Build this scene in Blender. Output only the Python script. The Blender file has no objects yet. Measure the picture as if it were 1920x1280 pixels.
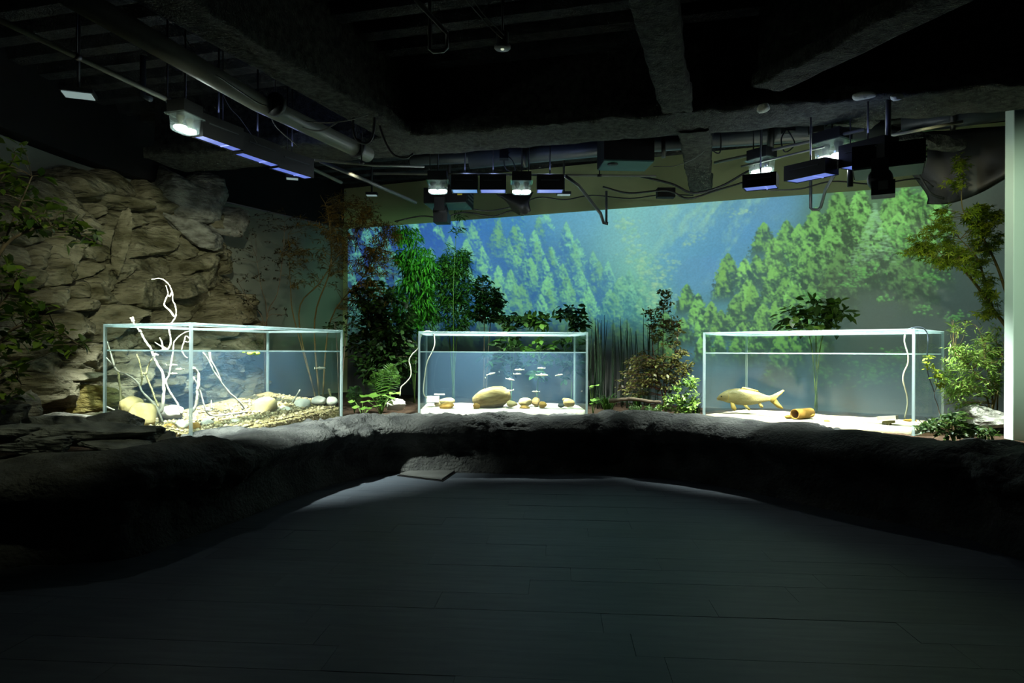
import bpy, math, random
import numpy as np
from mathutils import Vector, Matrix, Quaternion

SC = bpy.context.scene
COL = SC.collection
# ---------------------------------------------------------------- camera, world, exposure
F, EYE, CX, CY, ROLL = 1280.0, 1.1, 960.0, 660.0, 0.0045
cam = bpy.data.cameras.new('camera'); camo = bpy.data.objects.new('camera', cam); COL.objects.link(camo)
cam.sensor_width = 36.0; cam.lens = 24.0; cam.shift_y = 20.0 / 1920.0; cam.clip_start = 0.05
camo.matrix_world = Matrix.Translation((0, 0, EYE)) @ Matrix.Rotation(-ROLL, 4, 'Y') @ Matrix.Rotation(math.pi / 2, 4, 'X')
SC.camera = camo
w = bpy.data.worlds.new('world'); SC.world = w; w.use_nodes = True
w.node_tree.nodes['Background'].inputs[0].default_value = (0.75, 0.95, 1.0, 1)
w.node_tree.nodes['Background'].inputs[1].default_value = 0.012
vs = SC.view_settings
vs.view_transform = 'Standard'; vs.look = 'None'; vs.exposure = 0.0; vs.gamma = 1.0; vs.use_curve_mapping = False
cy = SC.cycles
cy.use_denoising = True; cy.use_light_tree = False; cy.max_bounces = 6; cy.diffuse_bounces = 3; cy.glossy_bounces = 3
cy.transmission_bounces = 4; cy.volume_bounces = 0; cy.transparent_max_bounces = 40
cy.caustics_reflective = False; cy.caustics_refractive = False
cy.sample_clamp_indirect = 3.0


def P(px, py, Y):
    "a photo pixel at depth Y metres -> world point"
    u, v = px - CX, CY - py
    return Vector(((u - ROLL * v) / F * Y, Y, EYE + (v + ROLL * u) / F * Y))


def spot(name, loc, target, power, color, size=90, blend=0.6, radius=0.06, parent=None):
    l = bpy.data.lights.new(name, 'SPOT'); l.energy = power; l.color = color
    l.spot_size = math.radians(size); l.spot_blend = blend; l.shadow_soft_size = radius
    o = bpy.data.objects.new(name, l); COL.objects.link(o)
    d = Vector(target) - Vector(loc)
    o.rotation_euler = d.to_track_quat('-Z', 'Y').to_euler()
    if parent is not None:
        o.parent = parent; o.location = Vector(loc) - OFF.get(parent.name, Vector())
    else:
        o.location = loc
    return o


# ---------------------------------------------------------------- numpy noise
def _hash(ix, iy, iz, seed):
    n = (ix * 374761393 + iy * 668265263 + iz * 2147483647 + seed * 1274126177) & 0xffffffff
    n = ((n ^ (n >> 13)) * 1274126177) & 0xffffffff
    n = n ^ (n >> 16)
    return (n & 0xffff) / 65535.0


def vnoise(p, seed=0):
    p = np.asarray(p, float)
    i = np.floor(p).astype(np.int64); f = p - i; f = f * f * (3 - 2 * f)
    r = 0
    for dx in (0, 1):
        for dy in (0, 1):
            for dz in (0, 1):
                wgt = (f[..., 0] if dx else 1 - f[..., 0]) * (f[..., 1] if dy else 1 - f[..., 1]) * (f[..., 2] if dz else 1 - f[..., 2])
                r = r + wgt * _hash(i[..., 0] + dx, i[..., 1] + dy, i[..., 2] + dz, seed)
    return r


def fbm(p, octs=4, seed=0, gain=0.5):
    p = np.asarray(p, float); a, s, t = 1.0, 0, 0
    for k in range(octs):
        s = s + a * (vnoise(p * 2 ** k, seed + k) - 0.5); t += a; a *= gain
    return s / t * 2


def lin(c):
    c = np.asarray(c, float) / 255.0
    return np.where(c <= 0.04045, c / 12.92, ((c + 0.055) / 1.055) ** 2.4)


# ---------------------------------------------------------------- materials
MATS = {}


def M(name, col, col2=None, rough=0.6, scale=6.0, bump=0.0, bscale=30.0, metallic=0.0, spec=0.4, detail=4.0, stretch=None, emit=0.0, ecol=None, rand=0.0, bdist=0.02):
    if name in MATS: return MATS[name]
    m = bpy.data.materials.new(name); m.use_nodes = True; nt = m.node_tree; N, L = nt.nodes, nt.links
    b = N['Principled BSDF']
    c1 = list(lin(col)) + [1]
    c2 = list(lin(col2 if col2 is not None else [min(255, x * 1.18) for x in col])) + [1]
    tc = N.new('ShaderNodeTexCoord'); src = tc.outputs['Object']
    if stretch:
        mp = N.new('ShaderNodeMapping'); mp.inputs['Scale'].default_value = stretch
        L.new(src, mp.inputs[0]); src = mp.outputs[0]
    nz = N.new('ShaderNodeTexNoise'); nz.inputs['Scale'].default_value = scale; nz.inputs['Detail'].default_value = detail
    L.new(src, nz.inputs['Vector'])
    rp = N.new('ShaderNodeValToRGB'); rp.color_ramp.elements[0].position = 0.33; rp.color_ramp.elements[1].position = 0.68
    rp.color_ramp.elements[0].color = c1; rp.color_ramp.elements[1].color = c2
    L.new(nz.outputs['Fac'], rp.inputs[0])
    out = rp.outputs[0]
    if rand:
        oi = N.new('ShaderNodeObjectInfo'); mr = N.new('ShaderNodeMapRange')
        mr.inputs['To Min'].default_value = 1 - rand; mr.inputs['To Max'].default_value = 1 + rand
        L.new(oi.outputs['Random'], mr.inputs['Value'])
        mx = N.new('ShaderNodeMix'); mx.data_type = 'RGBA'; mx.blend_type = 'MULTIPLY'; mx.inputs[0].default_value = 1
        L.new(out, mx.inputs[6]); L.new(mr.outputs[0], mx.inputs[7]); out = mx.outputs[2]
    L.new(out, b.inputs['Base Color'])
    b.inputs['Roughness'].default_value = rough; b.inputs['Metallic'].default_value = metallic
    b.inputs['Specular IOR Level'].default_value = spec
    if bump:
        n2 = N.new('ShaderNodeTexNoise'); n2.inputs['Scale'].default_value = bscale; n2.inputs['Detail'].default_value = 6
        L.new(src, n2.inputs['Vector'])
        bp = N.new('ShaderNodeBump'); bp.inputs['Strength'].default_value = bump; bp.inputs['Distance'].default_value = bdist
        L.new(n2.outputs['Fac'], bp.inputs['Height']); L.new(bp.outputs[0], b.inputs['Normal'])
    if emit:
        b.inputs['Emission Color'].default_value = list(lin(ecol or col)) + [1]; b.inputs['Emission Strength'].default_value = emit
    MATS[name] = m
    return m


def leafmat(name, ca, cb, trans=0.4, rough=0.45, perobj=False):
    if name in MATS: return MATS[name]
    m = bpy.data.materials.new(name); m.use_nodes = True; nt = m.node_tree; N, L = nt.nodes, nt.links
    b = N['Principled BSDF']; out = N['Material Output']
    if perobj: src = N.new('ShaderNodeObjectInfo').outputs['Random']
    else: src = N.new('ShaderNodeNewGeometry').outputs['Random Per Island']
    rp = N.new('ShaderNodeValToRGB'); rp.color_ramp.elements[0].color = list(lin(ca)) + [1]; rp.color_ramp.elements[1].color = list(lin(cb)) + [1]
    L.new(src, rp.inputs[0]); L.new(rp.outputs[0], b.inputs['Base Color'])
    b.inputs['Roughness'].default_value = rough; b.inputs['Specular IOR Level'].default_value = 0.4
    tr = N.new('ShaderNodeBsdfTranslucent'); L.new(rp.outputs[0], tr.inputs[0])
    mx = N.new('ShaderNodeMixShader'); mx.inputs[0].default_value = trans
    L.new(b.outputs[0], mx.inputs[1]); L.new(tr.outputs[0], mx.inputs[2]); L.new(mx.outputs[0], out.inputs['Surface'])
    MATS[name] = m
    return m


def glassmat(name, tint, base=0.03, edge=0.5, rough=0.03, power=4.0, milky=0.0):
    if name in MATS: return MATS[name]
    m = bpy.data.materials.new(name); m.use_nodes = True; nt = m.node_tree; N, L = nt.nodes, nt.links
    N.remove(N['Principled BSDF']); out = N['Material Output']
    t = N.new('ShaderNodeBsdfTransparent'); t.inputs[0].default_value = (*tint, 1)
    g = N.new('ShaderNodeBsdfGlossy'); g.inputs['Roughness'].default_value = rough; g.inputs[0].default_value = (0.9, 1, 1, 1)
    lw = N.new('ShaderNodeLayerWeight'); lw.inputs[0].default_value = 0.5
    p = N.new('ShaderNodeMath'); p.operation = 'POWER'; p.inputs[1].default_value = power; L.new(lw.outputs['Facing'], p.inputs[0])
    q = N.new('ShaderNodeMath'); q.operation = 'MULTIPLY_ADD'; q.inputs[1].default_value = edge; q.inputs[2].default_value = base; L.new(p.outputs[0], q.inputs[0])
    mx = N.new('ShaderNodeMixShader'); L.new(q.outputs[0], mx.inputs[0]); L.new(t.outputs[0], mx.inputs[1]); L.new(g.outputs[0], mx.inputs[2])
    fin = mx.outputs[0]
    if milky:
        d = N.new('ShaderNodeBsdfDiffuse'); d.inputs[0].default_value = (0.8, 0.95, 0.95, 1)
        tl = N.new('ShaderNodeBsdfTranslucent'); tl.inputs[0].default_value = (0.8, 0.95, 0.95, 1)
        a = N.new('ShaderNodeMixShader'); a.inputs[0].default_value = 0.5; L.new(d.outputs[0], a.inputs[1]); L.new(tl.outputs[0], a.inputs[2])
        m2 = N.new('ShaderNodeMixShader'); m2.inputs[0].default_value = milky; L.new(fin, m2.inputs[1]); L.new(a.outputs[0], m2.inputs[2]); fin = m2.outputs[0]
    L.new(fin, out.inputs['Surface'])
    MATS[name] = m
    return m


def emitmat(name, col, strength):
    if name in MATS: return MATS[name]
    m = bpy.data.materials.new(name); m.use_nodes = True; b = m.node_tree.nodes['Principled BSDF']
    b.inputs['Base Color'].default_value = (0.6, 0.6, 0.6, 1)
    b.inputs['Emission Color'].default_value = list(lin(col)) + [1]; b.inputs['Emission Strength'].default_value = strength
    m.cycles.emission_sampling = 'NONE'
    MATS[name] = m
    return m


# ---------------------------------------------------------------- object helpers
OFF = {}


def tag(o, label=None, cat=None, group=None, kind=None):
    if label: o['label'] = label
    if cat: o['category'] = cat
    if group: o['group'] = group
    if kind: o['kind'] = kind
    return o


def thing(name, label, cat, loc, group=None, kind=None):
    o = bpy.data.objects.new(name, None); COL.objects.link(o)
    o.location = Vector(loc); o.empty_display_size = 0.05
    OFF[o.name] = Vector(loc)
    return tag(o, label, cat, group, kind)


def link(name, me, parent=None, at=None):
    "at: world origin of the mesh's local frame"
    o = bpy.data.objects.new(name, me); COL.objects.link(o)
    at = Vector(at) if at is not None else Vector()
    if parent is not None:
        o.parent = parent; o.location = at - OFF.get(parent.name, Vector())
    else:
        o.location = at
    OFF[o.name] = at
    return o


class MB:
    def __init__(s): s.v = []; s.f = []

    def add(s, vs_, fs):
        o = len(s.v); s.v += [tuple(x) for x in vs_]; s.f += [tuple(i + o for i in f) for f in fs]; return s

    def box(s, c, size, rot=None, taper=1.0):
        c = Vector(c); hx, hy, hz = size[0] / 2, size[1] / 2, size[2] / 2; vs_ = []
        for z in (-1, 1):
            k = taper if z < 0 else 1
            for x, y in ((-1, -1), (1, -1), (1, 1), (-1, 1)):
                q = Vector((x * hx * k, y * hy * k, z * hz))
                if rot is not None: q = rot @ q
                vs_.append(c + q)
        return s.add(vs_, [(3, 2, 1, 0), (4, 5, 6, 7), (0, 1, 5, 4), (1, 2, 6, 5), (2, 3, 7, 6), (3, 0, 4, 7)])

    def tube(s, pts, r, n=6, caps=True):
        pts = [Vector(p) for p in pts]; k = len(pts)
        rs = r if isinstance(r, (list, tuple, np.ndarray)) else [r] * k
        t0 = (pts[1] - pts[0]).normalized()
        nrm = t0.orthogonal().normalized(); vs_ = []
        for i in range(k):
            t = (pts[min(i + 1, k - 1)] - pts[max(i - 1, 0)])
            t = t.normalized() if t.length > 1e-9 else t0
            nrm = (nrm - t * nrm.dot(t))
            nrm = nrm.normalized() if nrm.length > 1e-6 else t.orthogonal().normalized()
            bn = t.cross(nrm)
            for j in range(n):
                a = 2 * math.pi * j / n
                vs_.append(pts[i] + (nrm * math.cos(a) + bn * math.sin(a)) * rs[i])
        fs = []
        for i in range(k - 1):
            for j in range(n):
                fs.append((i * n + j, i * n + (j + 1) % n, (i + 1) * n + (j + 1) % n, (i + 1) * n + j))
        if caps: fs.append(tuple(range(n - 1, -1, -1))); fs.append(tuple((k - 1) * n + j for j in range(n)))
        return s.add(vs_, fs)

    def lathe(s, c, prof, n=16, sx=1, sy=1):
        "prof: (r, z) list, around +Z at c"
        c = Vector(c); vs_ = []; k = len(prof)
        for r, z in prof:
            for j in range(n):
                a = 2 * math.pi * j / n
                vs_.append(c + Vector((r * math.cos(a) * sx, r * math.sin(a) * sy, z)))
        fs = [(i * n + j, i * n + (j + 1) % n, (i + 1) * n + (j + 1) % n, (i + 1) * n + j) for i in range(k - 1) for j in range(n)]
        if prof[0][0] > 1e-6: fs.append(tuple(range(n - 1, -1, -1)))
        if prof[-1][0] > 1e-6: fs.append(tuple((k - 1) * n + j for j in range(n)))
        return s.add(vs_, fs)

    def build(s, name, mat, parent=None, smooth=True, at=None, **tags):
        at = Vector(at) if at is not None else (OFF.get(parent.name, Vector()) if parent is not None else s.base())
        me = bpy.data.meshes.new(name)
        me.from_pydata([tuple(Vector(v) - at) for v in s.v], [], s.f)
        me.materials.append(mat)
        if smooth: me.shade_smooth()
        me.update()
        o = link(name, me, parent, at)
        tag(o, tags.get('label'), tags.get('cat'), tags.get('group'), tags.get('kind'))
        return o

    def base(s):
        a = np.array([tuple(v) for v in s.v])
        return Vector(((a[:, 0].min() + a[:, 0].max()) / 2, (a[:, 1].min() + a[:, 1].max()) / 2, a[:, 2].min()))


def gridmesh(name, V, mat, wrap_u=False, keep=None, smooth=True):
    "V: (nu, nv, 3) array -> mesh"
    nu, nv = V.shape[:2]
    idx = np.arange(nu * nv).reshape(nu, nv)
    a = idx[:-1, :-1].ravel(); b = idx[1:, :-1].ravel(); c = idx[1:, 1:].ravel(); d = idx[:-1, 1:].ravel()
    q = np.stack([a, b, c, d], 1)
    if keep is not None: q = q[keep.ravel()]
    me = bpy.data.meshes.new(name)
    me.vertices.add(nu * nv); me.vertices.foreach_set('co', V.reshape(-1).astype(np.float32))
    me.loops.add(len(q) * 4); me.polygons.add(len(q))
    me.loops.foreach_set('vertex_index', q.ravel().astype(np.int32))
    me.polygons.foreach_set('loop_start', (np.arange(len(q)) * 4).astype(np.int32))
    me.polygons.foreach_set('loop_total', np.full(len(q), 4, np.int32))
    me.materials.append(mat); me.update(calc_edges=True); me.validate()
    if smooth: me.shade_smooth()
    return me


def rockmesh(rng, size, seed, angular=0.25, sub=3, flat=0.0):
    "an irregular stone centred on its own origin; size = full extents"
    n1, n2 = 6 * sub, 4 * sub
    th = np.linspace(0, 2 * np.pi, n1, endpoint=False); ph = np.linspace(0, np.pi, n2 + 1)
    T, Q = np.meshgrid(th, ph, indexing='ij')
    D = np.stack([np.cos(T) * np.sin(Q), np.sin(T) * np.sin(Q), np.cos(Q)], -1)
    r = 1 + 0.22 * fbm(D * 1.4 + seed * 3.1, 3, seed)
    rr = np.random.RandomState(seed)
    for k in range(int(14 * angular / 0.25)):       # planar cuts make facets
        nrm = rr.normal(size=3); nrm /= np.linalg.norm(nrm)
        h = (0.62 + 0.35 * rr.rand()) if angular < 0.25 else (0.42 + 0.4 * rr.rand())
        dd = D @ nrm
        lim = np.where(dd > 0.05, h / np.maximum(dd, 0.05), 9)
        r = np.minimum(r, lim * (1 - angular) + r * angular if angular < 0.2 else lim + 0 * r)
    if angular >= 0.25: r = r * (1 + 0.10 * fbm(D * 4 + seed, 3, seed + 7) + 0.05 * fbm(D * np.array([5, 5, 16]) + seed, 3, seed + 9)) / 0.75
    V = D * r[..., None]
    V[..., 2] *= 1 - flat * (V[..., 2] < 0)
    V *= np.array(size) / 2
    vs_ = V.reshape(-1, 3); fs = []
    for i in range(n1):
        for j in range(n2):
            a = i * (n2 + 1) + j; b = ((i + 1) % n1) * (n2 + 1) + j
            if j == 0: fs.append((a, a + 1, b + 1))
            elif j == n2 - 1: fs.append((a, a + 1, b))
            else: fs.append((a, a + 1, b + 1, b))
    return vs_, fs


def rock(name, c, size, seed, mat, parent=None, angular=0.12, sub=3, yaw=0.0, tilt=0.0, flat=0.0, smooth=True, **tags):
    vs_, fs = rockmesh(None, size, seed, angular, sub, flat)
    R = Matrix.Rotation(yaw, 3, 'Z') @ Matrix.Rotation(tilt, 3, 'Y')
    mb = MB(); c = Vector(c)
    mb.add([c + R @ Vector(v) for v in vs_], fs)
    return mb.build(name, mat, parent, smooth=smooth, **tags)


def pxpath(pts, Y):
    return [P(a, b, Y if not isinstance(Y, (list, tuple)) else Y[i]) for i, (a, b) in enumerate(pts)]


def smoothpath(pts, n=6):
    "Catmull-Rom through pts"
    pts = [Vector(p) for p in pts]; out = []
    q = [pts[0] * 2 - pts[1]] + pts + [pts[-1] * 2 - pts[-2]]
    for i in range(1, len(q) - 2):
        for k in range(n):
            t = k / n
            a, b, c, d = q[i - 1], q[i], q[i + 1], q[i + 2]
            out.append(0.5 * ((2 * b) + (c - a) * t + (2 * a - 5 * b + 4 * c - d) * t * t + (3 * b - a - 3 * c + d) * t ** 3))
    out.append(pts[-1])
    return out
# ================================================================ materials of the place
m_floor = M('floor_vinyl', (60, 68, 76), (78, 84, 90), rough=0.5, scale=3, stretch=(1.2, 9, 1), bump=0.05, bscale=60, rand=0.13, spec=0.35)  # bluish tint stands in for blue light from the box lamps
m_gap = M('floor_joint', (44, 46, 46), rough=0.9)
m_ledge = M('ledge_rock', (48, 50, 49), (84, 86, 82), rough=0.9, scale=5, bump=1.0, bscale=40, spec=0.2, bdist=0.03)
m_soil = M('soil', (46, 35, 27), (76, 60, 46), rough=1, scale=14, bump=0.8, bscale=60, spec=0.1)
m_wall = M('wall_paint', (124, 128, 116), (130, 134, 122), rough=0.85, scale=2, spec=0.2)
m_backwall_lit = M('back_wall_lit', (186, 196, 146), (192, 202, 152), rough=0.85, scale=2, spec=0.2)  # wall paint made paler and greener, projector spill put into the colour
m_pillar = M('pale_green_paint', (196, 214, 200), (202, 219, 206), rough=0.6, scale=1.5, spec=0.3)
m_deck = M('sprayed_deck', (40, 42, 42), (58, 60, 60), rough=0.95, scale=12, bump=1.0, bscale=55, spec=0.1)
m_beam = M('fireproofing', (40, 42, 39), (70, 72, 67), rough=0.95, scale=20, bump=1.0, bscale=70, spec=0.1)
m_bare = M('bare_fireproofing', (190, 196, 180), (220, 224, 210), rough=0.9, scale=14, bump=0.5, bscale=40)
m_black = M('black_metal', (16, 17, 18), (22, 23, 24), rough=0.5, spec=0.4)
m_dark = M('dark_matte', (12, 12, 12), (18, 18, 18), rough=0.8, spec=0.2)
m_pipe = M('painted_pipe', (96, 98, 88), (108, 110, 98), rough=0.45, spec=0.4)
m_bpipe = M('dark_pipe', (52, 58, 62), (62, 68, 72), rough=0.4, spec=0.5)
m_cable = M('black_cable', (24, 25, 26), (30, 31, 32), rough=0.5)
m_gcable = M('grey_cable', (90, 92, 88), (110, 112, 106), rough=0.5)
m_cliff = M('cliff_rock', (84, 80, 56), (152, 146, 120), rough=0.92, scale=3.2, bump=1.0, bscale=9, bdist=0.09, stretch=(1, 1, 2.4), spec=0.2, detail=8)
m_cliff2 = M('cliff_moss', (92, 80, 30), (128, 118, 70), rough=0.92, scale=6, bump=1.0, bscale=9, bdist=0.08, stretch=(1, 1, 2.4), spec=0.2)
m_cliff3 = M('cliff_pale', (104, 102, 92), (160, 160, 148), rough=0.9, scale=8, bump=1.0, bscale=10, bdist=0.08, stretch=(1, 1, 2.0), spec=0.2)
m_jag = M('jagged_rock', (62, 66, 66), (112, 116, 112), rough=0.85, scale=7, bump=0.9, bscale=26, spec=0.25)

# ================================================================ floor with planks
PLA = -0.07


def floor():
    mb = MB(); mb.box((0, 3.0, -0.06), (10, 9.0, 0.1))
    fl = mb.build('floor', m_gap, smooth=False, at=(0, 3, -0.01), kind='structure')
    me = bpy.data.meshes.new('plank'); L_, W_ = 1.2, 0.2
    g = MB(); g.box((0, 0, 0), (L_ - 0.0015, W_ - 0.0015, 0.012))
    me.from_pydata([tuple(v) for v in g.v], [], g.f); me.materials.append(m_floor)
    R = Matrix.Rotation(PLA, 3, 'Z'); rng = random.Random(3)
    for j in range(10, 34):
        off = rng.random() * L_
        for i in range(-4, 5):
            q = R @ Vector((i * L_ + off - 0.5, j * W_, 0)); d = q.y
            if d < 1.9 or d > 6.45 or abs(q.x) > 0.78 * d + 0.75: continue
            if q.x < -3.3 or q.x > 3.6: continue
            if not inside_room(q.x, q.y, 0.75): continue
            o = link('plank', me, fl, Vector((q.x, q.y, -0.006 + rng.uniform(-0.0008, 0.0008))))
            o.rotation_euler = (0, 0, PLA)
    return fl


# ledge plan: base line on the floor, photo points
LB = [(0, 1068), (120, 1058), (250, 1045), (350, 1010), (450, 975), (560, 930), (640, 905), (720, 889), (850, 886), (1000, 889), (1150, 887), (1260, 897), (1400, 921), (1550, 955), (1700, 985), (1820, 1012), (1920, 1050)]


def base_pt(a, b):
    u, v = a - CX, CY - b
    Y = -EYE * F / (v + ROLL * u)
    return Vector(((u - ROLL * v) / F * Y, Y, 0))


LP = [Vector((-3.75, -0.5, 0)), Vector((-3.65, 1.2, 0)), Vector((-3.25, 2.6, 0))] + [base_pt(*q) for q in LB] + [Vector((3.1, 2.8, 0)), Vector((3.5, 1.4, 0)), Vector((3.6, -0.5, 0))]
LPS = np.array([tuple(v) for v in smoothpath(LP, 10)])


def resample(A, n):
    s = np.r_[0, np.cumsum(np.linalg.norm(np.diff(A, axis=0), axis=1))]
    t = np.linspace(0, s[-1], n)
    return np.stack([np.interp(t, s, A[:, k]) for k in range(A.shape[1])], 1)


LPS = resample(LPS, 620)


def inside_room(x, y, grow=0.0):
    A = LPS[:, :2]
    d = np.hypot(A[:, 0] - x, A[:, 1] - y).min()
    ins = False
    xs, ys = A[:, 0], A[:, 1]
    x2, y2 = np.roll(xs, -1), np.roll(ys, -1)
    c = ((ys > y) != (y2 > y))
    xi = (x2 - xs) * (y - ys) / np.where(y2 == ys, 1e-9, y2 - ys) + xs
    ins = (np.sum(c & (x < xi)) % 2) == 1
    return ins or d < grow


def ledge():
    n = len(LPS)
    T = np.gradient(LPS[:, :2], axis=0); T /= np.linalg.norm(T, axis=1)[:, None]
    for _ in range(8): T = (np.roll(T, 1, 0) + T + np.roll(T, -1, 0)) / 3; 
    T[0] = T[1]; T[-1] = T[-2]
    Nrm = np.stack([-T[:, 1], T[:, 0]], 1)          # away from the room (path runs left to right)
    prof = np.array([(0.03, -0.02), (0.0, 0.0), (0.03, 0.08), (0.05, 0.16), (0.04, 0.23), (0.0, 0.29), (-0.06, 0.335), (-0.10, 0.38), (-0.10, 0.43), (-0.05, 0.48), (0.03, 0.515), (0.12, 0.535), (0.22, 0.535), (0.34, 0.515), (0.52, 0.485), (0.72, 0.465), (0.76, 0.38)])
    prof = np.array([tuple(v)[:2] for v in smoothpath([Vector((a, b, 0)) for a, b in prof], 7)])
    k = len(prof)
    B = np.zeros((n, k, 3))
    B[..., 0] = LPS[:, None, 0] + Nrm[:, None, 0] * prof[None, :, 0]
    B[..., 1] = LPS[:, None, 1] + Nrm[:, None, 1] * prof[None, :, 0]
    B[..., 2] = prof[None, :, 1]
    amp = np.clip(prof[:, 1] / 0.2, 0, 1)[None, :]
    big = fbm(B * 1.7, 3, 11); mid = fbm(B * 6, 3, 12); fine = fbm(B * 19, 3, 13)
    rough = np.clip(fbm(B * 2.3 + 7, 2, 14) * 2 + 0.6, 0.15, 1.2)
    pn = np.gradient(prof, axis=0); pn = np.stack([-pn[:, 1], pn[:, 0]], 1); pn /= np.linalg.norm(pn, axis=1)[:, None] + 1e-9
    ridg = 1 - np.abs(fbm(B * np.array([7, 7, 10]), 3, 15)) * 2
    D = amp * (0.07 * big + 0.05 * mid * rough + 0.022 * fine * rough - 0.02 * np.clip(ridg, 0, 1) ** 3 * rough)
    B[..., 0] += Nrm[:, None, 0] * pn[None, :, 0] * D; B[..., 1] += Nrm[:, None, 1] * pn[None, :, 0] * D
    B[..., 2] += np.minimum(pn[None, :, 1] * D, 0.03)
    k2 = np.clip((B[..., 0] - 1.6) / 1.4, 0, 1) * (B[..., 1] > 2.5); B[..., 2] *= 1 + 0.07 * k2 * k2 * (3 - 2 * k2)
    me = gridmesh('rock_ledge', B, m_ledge)
    o = link('rock_ledge', me, None, (0, 0, 0))
    tag(o, 'low rough grey rockwork ledge curving around the dark floor', 'rock ledge')


def soil():
    xs = np.arange(-5.2, 6.3, 0.06); ys = np.arange(-0.4, 10.6, 0.06)
    X, Y = np.meshgrid(xs, ys, indexing='ij')
    Z = 0.44 + 0.03 * fbm(np.stack([X, Y, 0 * X], -1) * 2.5, 4, 21) + 0.016 * np.clip(Y - 7, 0, 5)
    V = np.stack([X, Y, Z], -1)
    cx, cyy = (X[:-1, :-1] + 0.03), (Y[:-1, :-1] + 0.03)
    A = LPS[:, :2]
    keep = np.zeros(cx.shape, bool)
    for i in range(cx.shape[0]):
        xx = cx[i][:, None]; yy = cyy[i][:, None]
        d = np.hypot(A[None, :, 0] - xx, A[None, :, 1] - yy).min(1)
        xs_, ys_ = A[:, 0], A[:, 1]; x2, y2 = np.roll(xs_, -1), np.roll(ys_, -1)
        c = ((ys_ > yy) != (y2 > yy)); xi = (x2 - xs_) * (yy - ys_) / np.where(y2 == ys_, 1e-9, y2 - ys_) + xs_
        ins = (np.sum(c & (xx < xi), 1) % 2) == 1
        keep[i] = (~ins) & (d > 0.5)
    # only in front of the walls
    keep &= (cyy < 9.2 - 0.4 * cx) & (cx > -4.5) & ~((cx < -2.4) & (cyy > 8.8 + (cx + 3.33) * 1.6))
    me = gridmesh('soil_bed', V, m_soil, keep=keep)
    o = link('soil_bed', me, None, (0, 0, 0)); tag(o, 'brown earth bed behind the rock ledge', 'soil', kind='stuff')


# ================================================================ walls
def wallstrip(name, plan, z0, z1, mat, thick=0.12):
    mb = MB(); n = len(plan)
    pts = [Vector((x, y, 0)) for x, y in plan]
    nr = []
    for i in range(n):
        t = (pts[min(i + 1, n - 1)] - pts[max(i - 1, 0)]).normalized(); nr.append(Vector((-t.y, t.x, 0)))
    vs_ = []
    for i in range(n):
        for off in (0, thick):
            for z in (z0, z1):
                q = pts[i] + nr[i] * off; vs_.append((q.x, q.y, z))
    fs = []
    for i in range(n - 1):
        a, b = i * 4, (i + 1) * 4
        fs += [(a, b, b + 1, a + 1), (a + 2, a + 3, b + 3, b + 2), (a + 1, b + 1, b + 3, a + 3), (a, a + 2, b + 2, b)]
    fs += [(0, 1, 3, 2), ((n - 1) * 4, (n - 1) * 4 + 2, (n - 1) * 4 + 3, (n - 1) * 4 + 1)]
    mb.add(vs_, fs)
    return mb.build(name, mat, smooth=False, kind='structure')


def wallY(X): return 9.08 - 0.4 * X


def walls():
    left = smoothpath([Vector(q + (0,)) for q in ((-4.45, 0.5), (-4.4, 3.5), (-4.35, 5.67), (-4.1, 7.2), (-3.4, 8.6), (-2.75, 9.75), (-2.5, wallY(-2.5)))], 5)
    lp = [(v.x, v.y) for v in left]
    wallstrip('wall_left', lp, 0.0, 2.92, m_wall)
    wallstrip('wall_back', [(-2.5, wallY(-2.5)), (5.6, wallY(5.6))], 0.0, 3.5, m_backwall_lit)
    wallstrip('trim_1', [(x + 0.18, y - 0.05) for x, y in lp[:-3]], 2.92, 3.6, m_dark)
    # pale wall end at the frame's edge
    mb = MB(); a = P(1882, 700, 5.40).x
    mb.box((a + 0.9, 5.35, 1.95), (1.8, 0.10, 3.1))
    o = mb.build('wall_right', m_pillar, smooth=False, kind='structure')
    bv = o.modifiers.new('bevel', 'BEVEL'); bv.width = 0.006; bv.segments = 2
    wallstrip('wall_side', [(5.6, wallY(5.6)), (5.6, 5.55)], 0.0, 3.5, m_wall)


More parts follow.
